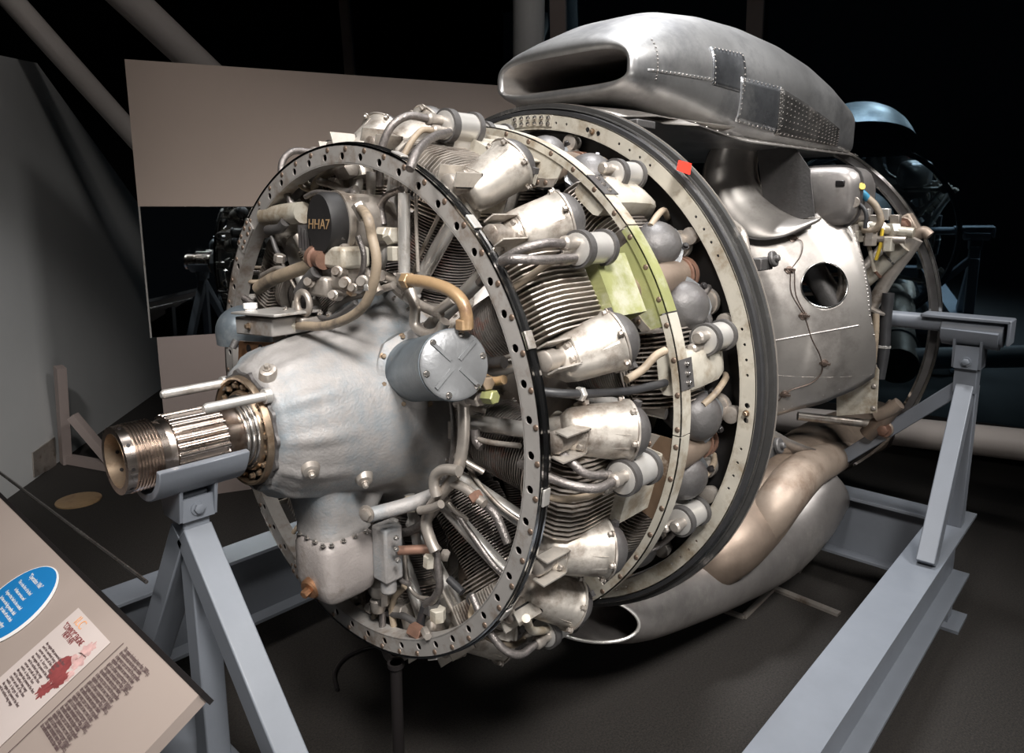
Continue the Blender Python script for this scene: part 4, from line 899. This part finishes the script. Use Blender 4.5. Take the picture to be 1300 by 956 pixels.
for n_, pts, x_, r_, m_ in (
 ('small_pipe', [(388, 250), (402, 244), (425, 246), (448, 243)], -.60, .006, 'braid'),
 ('small_pipe', [(345, 300), (352, 320), (362, 330)], -.62, .006, 'dark'),
 ('small_pipe', [(352, 262), (372, 250), (392, 232), (412, 210)], -.56, .012, 'dark'),
 ('small_pipe', [(455, 300), (462, 325), (458, 350), (444, 366)], -.68, .006, 'braid'),
 ('small_pipe', [(395, 395), (412, 404), (430, 400), (452, 384)], -.70, .006, 'dark'),
 ('small_pipe', [(505, 690), (500, 715), (508, 735), (520, 742)], -.60, .006, 'braid'),
 ('small_pipe', [(470, 770), (490, 778), (512, 782), (530, 792)], -.58, .008, 'dark'),
 ('small_pipe', [(600, 470), (615, 462), (640, 460)], -.56, .012, 'dark'),
 ('small_pipe', [(612, 478), (626, 484), (640, 482)], -.58, .009, 'gold')):
    tube(n_, [at(u_, v_, x=x_) for u_, v_ in pts], r_, m_)
for u_, v_, x_, r_, l_, ax, m_ in ((392, 232, -.56, .018, .03, (0, -1, .8), 'pipe'), (606, 478, -.60, .016, .02, (-.4, -1, 0), 'brassy'), (618, 486, -.60, .014, .02, (-.4, -1, 0), 'brassy'), (355, 328, -.63, .014, .02, (0, -.3, 1), 'pipe'), (447, 368, -.69, .012, .02, (0, -.6, 1), 'brassy'), (470, 772, -.58, .013, .02, (0, -1, 0), 'pipe'), (487, 760, -.60, .015, .03, (0, 0, 1), 'pipe'), (565, 705, -.56, .011, .02, (0, -.4, 1), 'pipe')):
    knuckle(at(u_, v_, x=x_), ax, r_, l_, m_)
# stud plates at the rear flange of the case
for u_, v_ in ((581, 535), (580, 580), (575, 545)):
    g = MB(); g.box(at(u_, v_, x=-.54), (.02, .012, .04)); g.build('stud_plate', 'pipe', nose, bevel=.002)
# lock wires on the case
tube('lock_wire', [at(450, 402, r=.22), at(454, 380, x=-.62)], .001, 'wire', nose, 6)
# conduits outside the front ring
for n_, pts, r_, m_ in (('conduit', [(636, 332, .60), (655, 329, .63), (690, 330, .645), (730, 327, .645)], .0095, 'braid'),
                        ('conduit', [(688, 497, .56), (720, 500, .585), (760, 499, .59), (800, 496, .60), (845, 486, .61)], .0085, 'rubber'),
                        ('conduit', [(700, 568, .57), (720, 582, .59), (745, 602, .62), (775, 603, .635)], .0085, 'braid'),
                        ('conduit', [(520, 215, .62), (530, 192, .64), (548, 175, .645), (570, 168, .645)], .0085, 'braid'),
                        ('plug_lead', [(795, 482, .60), (815, 470, .61), (832, 452, .63), (845, 445, .64)], .0075, 'hose'),
                        ('plug_lead', [(716, 265, .50), (720, 255, .52), (728, 245, .54)], .007, 'hose'),
                        ('conduit', [(668, 785, .62), (675, 800, .63), (690, 800, .64), (700, 795, .64)], .009, 'cream')):
    tube(n_, [at(u_, v_, r=r_) for u_, v_, r_ in pts], r_ if False else (.0085), m_)
knuckle(at(737, 500, r=.59), (1, 0, 0), .014, .012, 'tube')
g = MB(); g.plate([at(u_, v_, r=.56) for u_, v_ in ((718, 523), (728, 515), (760, 513), (768, 521), (740, 530), (725, 529))], .003); g.build('clip_plate', 'green', E)
knuckle(at(738, 513, r=.575), (0, -1, .6), .008, .03, 'pipe')

# ---------------------------------------------------------------- rear body
acc = empty('accessory_section', (0, 0, 0)); acc.parent = E
g = MB(); g.lathe([(.07, .58), (.3, .5), (.7, .33), (.86, .30), (1.3, .28)], (0, 0, 0), (1, 0, 0), 48); g.build('dark_inner_drum', 'capshade', acc)  # black drum stands in for the darkness inside
KR = [(.30, .86), (.40, .89), (.48, .93), (.56, 1.0), (.62, 1.08), (.66, 1.15), (.70, 1.26)]
def fxr(R_):
    for (r0_, x0_), (r1_, x1_) in zip(KR, KR[1:]):
        if R_ <= r1_: return x0_+(x1_-x0_)*(R_-r0_)/(r1_-r0_)
    return KR[-1][1]
TAB = [(0., .30)]
for i in range(1, 81):
    ra_, rb_ = .30+.005*(i-1), .30+.005*i; TAB.append((TAB[-1][0]+hypot(.005, fxr(rb_)-fxr(ra_)), rb_))
def s_of(R_): i = min(79, max(0, int((R_-.30)/.005))); return TAB[i][0]+(TAB[i+1][0]-TAB[i][0])*(R_-TAB[i][1])/.005
def r_of(s_):
    for (s0_, r0_), (s1_, r1_) in zip(TAB, TAB[1:]):
        if s_ <= s1_: return r0_+(r1_-r0_)*(s_-s0_)/(s1_-s0_)
    return TAB[-1][1]
def cone(R_, ph, o=0):       # point on the flared panel, o = distance towards the front
    return cy(fxr(R_)-o*.75, R_+o*.65, ph)
def atc(u, v):
    x = 1.0
    for _ in range(40):
        P = at(u, v, x=x); x = .5*x+.5*fxr(min(.7, hypot(P.y, P.z)))
    return P
def cn(P): return Vector((-.75, .65*P.y/hypot(P.y, P.z), .65*P.z/hypot(P.y, P.z)))
hs, ht, hr = s_of(.534), radians(69.2)*.55, .079
poly = [(s_of(a_), radians(b_)*.55) for a_, b_ in ((.656, 46), (.655, 50), (.640, 62), (.632, 72), (.627, 82), (.64, 92), (.654, 102), (.584, 111), (.51, 120), (.45, 131), (.36, 131), (.36, 22), (.42, 30), (.49, 40), (.58, 44))]
def border(th):
    c_, s_ = cos(th), sin(th); best = 9
    for (x0_, y0_), (x1_, y1_) in zip(poly, poly[1:]+poly[:1]):
        ex, ey = x1_-x0_, y1_-y0_; den = c_*ey-s_*ex
        if abs(den) < 1e-9: continue
        t_ = ((x0_-hs)*ey-(y0_-ht)*ex)/den; k_ = ((x0_-hs)*s_-(y0_-ht)*c_)/den
        if t_ > 0 and -1e-6 <= k_ <= 1+1e-6: best = min(best, t_)
    return best
def cst(s_, t_, o=0): return cone(r_of(s_), math.degrees(t_/.55), o)
g = MB(); K = 144; Rg = []
for i in range(19):
    ring = []
    for k in range(K):
        th = 2*pi*k/K; rb_ = border(th); d_ = hr+(rb_-hr)*(i/18)**1.3
        ring.append(cst(hs+d_*cos(th), ht+d_*sin(th)))
    Rg.append(ring)
g.rings(Rg, True, False, False)
side = g.build('side_panel', 'skin', acc, ang=70)
sol = side.modifiers.new('thickness', 'SOLIDIFY'); sol.thickness = .003; sol.offset = 0
R = [cst(hs+hr*cos(2*pi*k/K), ht+hr*sin(2*pi*k/K), .002) for k in range(K)]
g = MB(); g.tube(R+[R[0]], .0032, 8, smooth=False); g.build('hole_bead', 'chrome', side)
g = MB(); g.tube([atc(985+10.5*i, 432-1.9*i)-Vector((.002, 0, 0)) for i in range(11)], .003, 8, smooth=False); g.build('pressed_bead', 'duct', side)
g = MB(); g.tube([atc(982+12.4*i, 474+.14*(i-5)**2*-1+5) for i in range(11)], .0016, 6, smooth=False); g.build('seam', 'pipe', side)
for i in range(30):
    th = -1.15+2.0*i/29; d_ = border(th)-.008; P = cst(hs+d_*cos(th), ht+d_*sin(th), .002); put(RIVS, P, cn(P), side)
for i in range(12): P = atc(985+10*i, 523-3.4*i-.02*i*i); put(RIVS, P, cn(P), side)
for a0, a1, nm in ((133, 205, 'lower_panel'), (240, 345, 'far_panel')):
    g = MB(); R = [[cone(.36+.028*i, a0+(a1-a0)*k/16) for k in range(17)] for i in range(11)]
    g.rings(R, False, False, False); o = g.build(nm, 'skin', acc, ang=70); s_ = o.modifiers.new('thickness', 'SOLIDIFY'); s_.thickness = .003
for u_, v_ in ((1002, 343), (1006, 303), (1020, 401), (1046, 461), (996, 500)):
    P = atc(u_, v_); nrm = cn(P); b_ = MB(); b_.lathe([(0, .014), (.004, .014), (.005, .009), (.010, .009)], P, nrm, 16); b_.box(P+nrm*.008, (.012, .035, .008)); b_.build('latch', 'wire', side)
for pts in ([(1006, 303), (1018, 308), (1016, 325), (1003, 343)], [(1003, 345), (1004, 372), (1020, 400), (1030, 430), (1040, 450), (1043, 470), (1030, 485), (1000, 496), (984, 512)], [(1008, 345), (1010, 375), (1024, 402)]):
    tube('lock_wire', [atc(u_, v_)+cn(atc(u_, v_))*.006 for u_, v_ in pts], .0018, 'wire', side, 6)
# hinge fittings near the seal
for u_, v_ in ((968, 335), (975, 572)):
    P = at(u_, v_, r=.70); g = MB(); g.box(P, (.07, .025, .03)); g.lathe([(0, .02), (.012, .02)], P+Vector((.02, -.012, .01)), (0, -1, .3), 16); g.lathe([(0, .009), (.02, .009)], P+Vector((.02, -.014, .01)), (0, -1, .3), 6); g.build('hinge_fitting', 'dark', acc, bevel=.003)
# hoses between seal and trough
tube('hose', [at(u_, v_, r=.69) for u_, v_ in ((900, 262), (910, 274), (925, 282), (942, 298), (948, 330))], .012, 'pipe', acc)
for i, (u_, v_) in enumerate(((902, 255), (914, 270), (921, 282))): knuckle(at(u_, v_, r=.70), (1, -.5, -.6), .014, .02, 'red' if i == 2 else 'dark', acc)
# flared trough under the scoop
Lp = [(912, 178), (898, 200), (893, 228), (900, 262), (922, 288), (955, 303), (995, 300), (1040, 280)]
Rp = [(968, 180), (961, 198), (960, 220), (968, 242), (984, 260), (1004, 273), (1022, 279), (1042, 277)]
Lx = [.90, .88, .87, .86, .86, .87, .90, .99]; Rx = [1.06, 1.06, 1.05, 1.04, 1.02, 1.01, 1.01, 1.01]
L3 = smooth_path([at(u_, v_, x=x_) for (u_, v_), x_ in zip(Lp, Lx)], 5)
R3 = smooth_path([at(u_, v_, x=x_) for (u_, v_), x_ in zip(Rp, Rx)], 5)
g = MB(); R = []
for i, (a, b_) in enumerate(zip(L3, R3)):
    row = []
    for k in range(15):
        s_ = k/14; p = a.lerp(b_, s_)
        row.append(p+Vector((-.9, -.35, .25))*(.085*sin(pi*s_)**.8*(1-.85*i/(len(L3)-1))))
    R.append(row)
g.rings(R, False, False, False); tr = g.build('intake_trough', 'skin', acc, ang=80); s_ = tr.modifiers.new('thickness', 'SOLIDIFY'); s_.thickness = .003
tube('trough_lip', R3, .007, 'pipe', tr, 8, smooth=False); tube('trough_lip', L3, .004, 'dark', tr, 8, smooth=False)
# plate and tank in the gap behind the trough
g = MB(); g.plate([at(u_, v_, x=1.0) for u_, v_ in ((960, 186), (1010, 188), (1028, 215), (1034, 275), (1005, 280), (970, 262))], .006, (1, 0, 0)); g.build('bulkhead_plate', 'dark', acc)
tk = empty('oil_tank', (0, 0, 0)); tk.parent = acc if False else E
c_ = at(1054, 250, x=1.16); T_ = c_
g = MB(); R = []
for x_, hy, hz, dz_ in ((-.10, .09, .075, 0), (-.085, .115, .10, 0), (.06, .125, .105, 0), (.14, .11, .095, -.01), (.16, .085, .075, -.015)):
    ring = []
    for j in range(36):
        a = 2*pi*j/36; c, s = cos(a), sin(a); p = 4; k = (abs(c)**p+abs(s)**p)**(-1/p)
        ring.append(Vector((T_.x+x_, T_.y+hy*k*c, T_.z+dz_+hz*k*s)))
    R.append(ring)
g.rings(R); g.build('tank_body', 'duct', tk, ang=60)
g = MB(); g.rings([[T_+Vector((x_, (.118+.006)*((abs(cos(a))**4+abs(sin(a))**4)**-.25)*cos(a), (.104+.004)*((abs(cos(a))**4+abs(sin(a))**4)**-.25)*sin(a))) for a in [2*pi*j/36 for j in range(36)]] for x_ in (-.055, -.045)]); g.build('tank_strap', 'dark', tk)
P = at(1062, 240, x=1.10); ax = Vector((-.5, -.7, .5))
g = MB(); g.lathe([(-.04, .05), (-.01, .052), (0, .045), (.004, .03), (.03, .028)], P, ax, 24); g.build('filler_cap', 'dark', tk)
g = MB(); g.box(P+ax.normalized()*.035, (.06, .03, .02)); g.build('cap_handle', 'black', tk, bevel=.003)
g = MB(); g.lathe([(0, .014), (.03, .012)], at(1088, 240, x=1.12), (-.6, -.7, .3), 12); g.build('yellow_plug', 'yellow', tk)
g = MB(); g.tube([at(1091, 243, x=1.12), at(1097, 247, x=1.13), at(1102, 253, x=1.14)], .012, 12); g.build('blue_sleeve', 'blue', tk)
tube('hose', [at(u_, v_, x=1.14) for u_, v_ in ((1100, 250), (1112, 262), (1118, 280), (1110, 292), (1095, 292))], .012, 'hose', tk)
tube('hose', [at(u_, v_, x=1.10) for u_, v_ in ((1085, 255), (1096, 264), (1100, 275), (1098, 290))], .007, 'rubber', tk)
g = MB(); g.box(at(1072, 252, x=1.09), (.02, .05, .05)); g.lathe([(0, .02), (.02, .02)], at(1083, 257, x=1.09), (-1, -.5, 0), 12); g.build('valve', 'pipe', tk, bevel=.003)
# plumbing around the mounting ring
RP = [('mount_tube', [(1163, 303), (1150, 322), (1128, 352), (1105, 392), (1090, 420)], 1.25, .024, 'pipe'),
 ('valve_tube', [(1092, 362), (1110, 346), (1130, 327), (1147, 312)], 1.22, .026, 'cream'),
 ('pipe', [(1075, 290), (1100, 288), (1125, 292), (1160, 296)], 1.18, .018, 'cream'),
 ('pipe', [(1080, 300), (1110, 303), (1150, 305)], 1.16, .012, 'pipe'),
 ('hose', [(1128, 372), (1124, 410), (1122, 445), (1116, 480)], 1.24, .020, 'rubber'),
 ('hose', [(1112, 398), (1111, 430), (1108, 460)], 1.20, .012, 'hose'),
 ('pipe', [(1085, 285), (1088, 320), (1095, 350), (1098, 380)], 1.14, .012, 'pipe'),
 ('pipe', [(1100, 300), (1106, 325), (1110, 345)], 1.17, .007, 'cream'),
 ('pipe', [(1072, 282), (1082, 300), (1085, 330), (1095, 345)], 1.12, .008, 'tube'),
 ('pipe', [(1120, 290), (1118, 310), (1112, 330)], 1.16, .006, 'yellow'),
 ('pipe', [(1095, 355), (1100, 375), (1098, 400), (1092, 430)], 1.12, .016, 'dark'),
 ('pipe', [(1112, 528), (1120, 525), (1130, 520), (1142, 512)], 1.34, .024, 'exhlight'),
 ('strut', [(1137, 514), (1118, 535), (1100, 552)], 1.36, .03, 'exhaust'),
 ('strut', [(1180, 300), (1172, 294), (1163, 300)], 1.36, .02, 'exhlight')]
for n_, pts, x_, r_, m_ in RP: tube(n_, [at(u_, v_, x=x_) for u_, v_ in pts], r_, m_, acc, 16)
for u_, v_, x_, r_, l_, ax, m_ in ((1112, 345, 1.22, .03, .012, (.3, -1, .9), 'rust'), (1128, 328, 1.22, .031, .01, (.3, -1, .9), 'dark'), (1100, 290, 1.18, .026, .03, (1, -1, 0), 'tube'), (1118, 291, 1.18, .026, .02, (1, -1, 0), 'pipe'),
    (1134, 293, 1.18, .028, .03, (1, -1, 0), 'cream'), (1122, 440, 1.24, .024, .012, (0, 0, 1), 'tube'), (1113, 395, 1.22, .03, .012, (0, -.4, 1), 'pipe'), (1087, 300, 1.15, .024, .04, (0, 0, 1), 'cream'), (1105, 303, 1.15, .022, .05, (0, 0, 1), 'pipe'), (1128, 310, 1.16, .02, .05, (0, 0, 1), 'cream')):
    knuckle(at(u_, v_, x=x_), ax, r_, l_, m_, acc)
for i in range(5): g = MB(); P = at(1085+13*i, 280-(i % 2)*8, x=1.2); g.box(P, (.03, .03, .04)); g.build('fitting', 'tube' if i % 2 else 'pipe', acc, bevel=.003)
# visible through the inspection hole
tube('inner_pipe', [at(1018, 325, x=1.16), at(1040, 355, x=1.14), at(1066, 398, x=1.14)], .045, 'dark', acc, 20)
tube('inner_pipe', [at(1068, 325, x=1.14), at(1068, 370, x=1.12), at(1048, 402, x=1.12)], .014, 'pipe', acc)
for i in range(3): tube('inner_pipe', [at(1010, 345+14*i, x=1.20), at(1050, 349+12*i, x=1.2), at(1085, 345+14*i, x=1.2)], .007, 'rust' if i == 1 else 'pipe', acc)
# cream plate under the panel
g = MB(); g.plate([at(u_, v_, x=1.17) for u_, v_ in ((1062, 500), (1080, 455), (1106, 455), (1116, 470), (1113, 524), (1062, 528))], .004, (1, 0, 0)); cp = g.build('cream_plate', 'cream', acc)
for u_, v_ in ((1110, 465), (1110, 490), (1109, 518)): put(BOLT, at(u_, v_, x=1.168), (-1, 0, 0), cp)
# mounting ring at the firewall
mr = MB(); XB = 1.42; RB = .768
mr.annulus(XB, XB+.006, RB-.03, RB, 144); mr.annulus(XB, XB+.04, RB-.006, RB, 144); mr.annulus(XB, XB+.04, RB-.034, RB-.028, 144)
mring = mr.build('mounting_ring', 'dark', E)
g = MB(); g.annulus(XB-.004, XB+.006, RB-.004, RB+.006, 144); g.annulus(XB-.004, XB+.004, RB-.036, RB-.028, 144); g.build('ring_edge', 'chrome', mring)
for ph in (58.5, 121, 239, 301.5):
    P = cy(XB-.02, RB-.03, ph); g = MB(); g.box(P, (.07, .07, .07), Matrix.Rotation(radians(ph), 3, 'X')); g.cyl(P-Vector((.05, 0, 0)), P-Vector((.03, 0, 0)), .032, seg=24); g.build('mount_bracket', 'exhlight', mring, bevel=.008)
    g = MB(); g.hexbolt(P-Vector((.05, 0, 0)), (-1, 0, 0), .02, .02); g.build('mount_bolt', 'rust', mring)
for ph in (58.5, 121, 239, 301.5):
    for dp in (-14, 14):
        tube('mount_strut', [cy(XB-.03, RB-.04, ph), cy(1.22, .50, ph+dp)], .017, 'pipe', mring, 12, smooth=False)
# trunnion bar running out to the rear saddles
for sy in (-1, 1):
    g = MB(); g.cyl((1.36, sy*.55, .045), (1.36, sy*.80, .045), .03, seg=24); tb = g.build('trunnion_bar', 'stand', E, bevel=.002)
    g = MB(); g.box((1.36, sy*.86, .073), (.10, .27, .012)); g.box((1.36, sy*.992, .035), (.10, .010, .085)); g.build('bar_plate', 'stand', tb, bevel=.003)
    g = MB(); g.cyl((1.36, sy*.79, .025), (1.36, sy*.975, .025), .045, seg=24); g.build('bar_sleeve', 'stand', tb, bevel=.002)

# ---------------------------------------------------------------- air scoop
def se(x, w_, zb, zt, p=2.6, n_=64, pb=None, sk_=0):
    ring = []; zc_ = zb+(zt-zb)*.42
    for j in range(n_):
        a = 2*pi*j/n_; c, s = cos(a), sin(a)
        pp = p if s > 0 else (pb or p)
        k = (abs(c)**pp+abs(s)**pp)**(-1/pp)
        ring.append(Vector((x, w_*k*c, zc_+((zt-zc_) if s > 0 else (zc_-zb))*k*s)))
    return ring
SEC = [(.150, .226, .782, .876, 4, 4), (.140, .234, .773, .887, 3.4, 3.4), (.143, .243, .762, .902, 3, 3), (.165, .252, .752, .920, 2.8, 3), (.22, .262, .738, .950, 2.6, 3), (.33, .275, .715, 1.0, 2.4, 3), (.48, .29, .695, 1.045, 2.3, 3.5), (.66, .31, .670, 1.07, 2.2, 5), (.85, .335, .655, 1.078, 2.15, 8), (1.05, .36, .65, 1.068, 2.1, 10), (1.2, .378, .648, 1.04, 2.1, 10), (1.33, .39, .648, .995, 2.1, 10), (1.43, .396, .648, .945, 2.1, 10), (1.47, .398, .648, .925, 2.1, 10)]
sc_root = empty('air_scoop', (0, 0, 0)); sc_root.parent = E
g = MB(); g.rings([se(x, w_, zb, zt, p, 96, pb) for x, w_, zb, zt, p, pb in SEC], True, False, False); body = g.build('scoop_shell', 'scoop', sc_root, ang=80)
IN = [(.150, .226, .782, .876, 4, 4), (.17, .218, .788, .868, 4, 4), (.25, .205, .795, .865, 3.6, 3.6), (.5, .2, .78, .90, 3.5, 3.5), (.9, .2, .74, .92, 3, 3)]
g = MB(); g.rings([se(x, w_, zb, zt, p, 96, pb) for x, w_, zb, zt, p, pb in IN], True, False, False); g.build('scoop_throat', 'duct', sc_root, ang=80)
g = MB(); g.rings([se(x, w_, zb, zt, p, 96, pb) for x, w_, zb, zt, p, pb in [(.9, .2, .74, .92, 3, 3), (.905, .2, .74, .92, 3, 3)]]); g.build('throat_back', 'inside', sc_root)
# interpolate the shell so that patches and rivets can sit on it
def shell(x, a, off=0.):
    for i in range(len(SEC)-1):
        if SEC[i][0] <= x <= SEC[i+1][0] and i > 1: break
    A, B_ = SEC[i], SEC[i+1]; t_ = (x-A[0])/(B_[0]-A[0]); q = [A[k]+(B_[k]-A[k])*t_ for k in range(6)]
    zc_ = q[2]+(q[3]-q[2])*.42; c, s = cos(a), sin(a); pp = q[4] if s > 0 else q[5]
    k = (abs(c)**pp+abs(s)**pp)**(-1/pp); p = Vector((x, q[1]*k*c, zc_+((q[3]-zc_) if s > 0 else (zc_-q[2]))*k*s))
    n_ = Vector((0, c/q[1], s/(q[3]-q[2])*2)).normalized(); return p+n_*off, n_
def shpatch(name, x0, x1, a0, a1, m, off=.003, rows=8, a0b=None):
    R = []
    for i in range(13):
        x = x0+(x1-x0)*i/12; ab = a0 if a0b is None else a0+(a0b-a0)*i/12
        R.append([shell(x, radians(ab+(a1-ab)*k/rows), off)[0] for k in range(rows+1)])
    g = MB(); g.rings(R, False, False, False); o = g.build(name, m, sc_root, ang=80); s_ = o.modifiers.new('thickness', 'SOLIDIFY'); s_.thickness = .0025; return o
def rivrow(par, x0, a0, x1, a1, n_, off=.005):
    for i in range(n_):
        t_ = i/(n_-1); p, nn_ = shell(x0+(x1-x0)*t_, radians(a0+(a1-a0)*t_), off); put(RIVS, p, nn_, par)
pt = shpatch('riveted_patch', .50, .68, 192, 160, 'patch'); rivrow(pt, .51, 190, .51, 162, 7); rivrow(pt, .67, 190, .67, 162, 7); rivrow(pt, .52, 161, .66, 161, 8)
pt = shpatch('riveted_patch', .65, .89, 217, 178, 'patch', .004); rivrow(pt, .66, 215, .66, 180, 9, .006); rivrow(pt, .88, 215, .88, 180, 9, .006); rivrow(pt, .67, 179, .88, 179, 10, .006); rivrow(pt, .67, 216, .88, 216, 10, .006)
pt = shpatch('riveted_patch', .88, 1.32, 178, 219, 'patchdark', .005, a0b=200)
for j in range(7): rivrow(pt, .90, 217-5.5*j, 1.31, 217-2.4*j, 17, .007)
rivrow(pt, .89, 180, .89, 217, 14, .007)
pt = shpatch('seam_strip', .2, .51, 190, 186, 'scoop', .0015); rivrow(pt, .22, 188, .50, 188, 16, .003)
for x_ in (.24,): rivrow(body, x_, 200, x_, 150, 12, .001)
# skirt flange along the bottom of the scoop
for sy in (-1, 1):
    pts = []
    for i in range(21):
        x = .30+1.19*i/20; q = shell(x, radians(222 if sy < 0 else -42))[0]; yb = sy*max(abs(q.y), .2)
        pts.append(Vector((x, sy*(.30+.085*i/20) if x > .3 else yb, .655+.035*max(0, (.62-x)/.32))))
    g = MB(); g.rings([[p+Vector((0, -sy*.05, .02)), p+Vector((0, 0, .004)), p+Vector((0, sy*.028, -.004)), p+Vector((0, sy*.028, -.008)), p+Vector((0, -.0, 0)), p+Vector((0, -sy*.05, .014))] for p in pts]); fl_ = g.build('skirt_flange', 'skin', sc_root)
    if sy < 0:
        for p in pts[::1]: put(RIVS, p+Vector((0, sy*.016, .001)), (0, -.1, 1), fl_)
# fairing between the neck of the scoop and the rear ring
g = MB(); R = []
for i in range(15):
    x = .10+.55*i/14; row = []
    for k in range(17):
        a = radians(-52+104*k/16); top = .762-.09*i/14 if x < .5 else .672
        y = .0 + .29*sin(a)*(1+.25*i/14); z0 = sqrt(max(.0, .722**2-(y*1.0)**2)) + .002
        zt_ = max(z0, (.70 + (top-.70)*(1-abs(k/8-1)**2)))
        row.append(Vector((x, y*1.05, zt_ if i > 3 else z0+(zt_-z0)*i/4)))
    R.append(row)
g.rings(R, False, False, False); o = g.build('neck_fairing', 'skin', sc_root, ang=80); s_ = o.modifiers.new('thickness', 'SOLIDIFY'); s_.thickness = .003
# small clamp where the fairing meets the ring
g = MB(); g.box(at(815, 158, r=.72), (.09, .03, .02)); g.build('ring_clamp', 'dark', sc_root, bevel=.003)
g = MB(); P = at(868, 211, r=.74); g.plate([at(u_, v_, r=.74) for u_, v_ in ((861, 203), (876, 207), (874, 222), (858, 216))], .01, (1, 0, 0)); tgx = g.build('red_tag', 'red', E, bevel=.002)
# ---------------------------------------------------------------- exhaust
ex = empty('exhaust_system', (0, 0, 0)); ex.parent = E
tube('collector_pipe', [at(u_, v_, y=y_) for u_, v_, y_ in ((1110, 540, -.28), (1080, 552, -.31), (1045, 568, -.34), (1010, 592, -.36), (982, 625, -.38), (955, 662, -.38), (915, 700, -.36), (850, 735, -.22), (790, 745, -.08))], lambda q: .135-.04*q, 'exhaust', ex, 32)
tube('collector_pipe', [at(u_, v_, y=y_) for u_, v_, y_ in ((1100, 560, -.34), (1062, 578, -.43), (1020, 600, -.46), (990, 635, -.46), (968, 668, -.43), (935, 705, -.36))], lambda q: .05+.025*sin(pi*q), 'exhlight', ex, 24)
g = MB(); P = at(1096, 545, y=-.30); g.lathe([(0, .128), (0, .145), (.02, .145), (.02, .128)], P, Vector((1, .0, .35)), 32, cap0=False, cap1=False); g.build('pipe_flange', 'dark', ex)
tube('collector_pipe', [at(992, 590, y=-.26), at(955, 650, y=-.30), at(915, 700, y=-.30), at(850, 735, y=-.2), at(800, 740, y=-.05)], .085, 'exhaust', ex, 24)
# long duct with an oval mouth
dp_ = [at(u_, v_, y=y_) for u_, v_, y_ in ((748, 785, -.27), (800, 776, -.28), (860, 752, -.30), (925, 722, -.33), (980, 690, -.36), (1015, 650, -.38), (1030, 620, -.38))]
dp_s = smooth_path(dp_, 8); g = MB(); R = []; m_ = len(dp_s)
for i, p in enumerate(dp_s):
    q = i/(m_-1); d = (dp_s[min(i+1, m_-1)]-dp_s[max(i-1, 0)]).normalized()
    s_ = Vector((0, 0, 1)).cross(d).normalized(); u_ = d.cross(s_)
    ra_ = .064+.115*q**.9; rb_ = .090+.06*q
    sh_ = .12*max(0, 1-q/.2)       # slanted mouth
    R.append([p+s_*(rb_*cos(2*pi*k/36))+u_*(ra_*sin(2*pi*k/36))-d*(sh_*cos(2*pi*k/36)) for k in range(36)])
g.rings(R, True, False, False); dct = g.build('outlet_duct', 'duct', ex, ang=70); s_ = dct.modifiers.new('thickness', 'SOLIDIFY'); s_.thickness = .004; s_.offset = -1
g = MB(); g.tube(R[0]+[R[0][0]], .005, 8, smooth=False); g.build('mouth_bead', 'tube', dct)
for i in range(4, m_, 1):
    put(RIVS, R[i][26], (R[i][26]-dp_s[i]), dct)
for i in range(30, m_, 2):
    for k in (33, 31, 29): put(RIVS, R[i][k], (R[i][k]-dp_s[i]), dct)
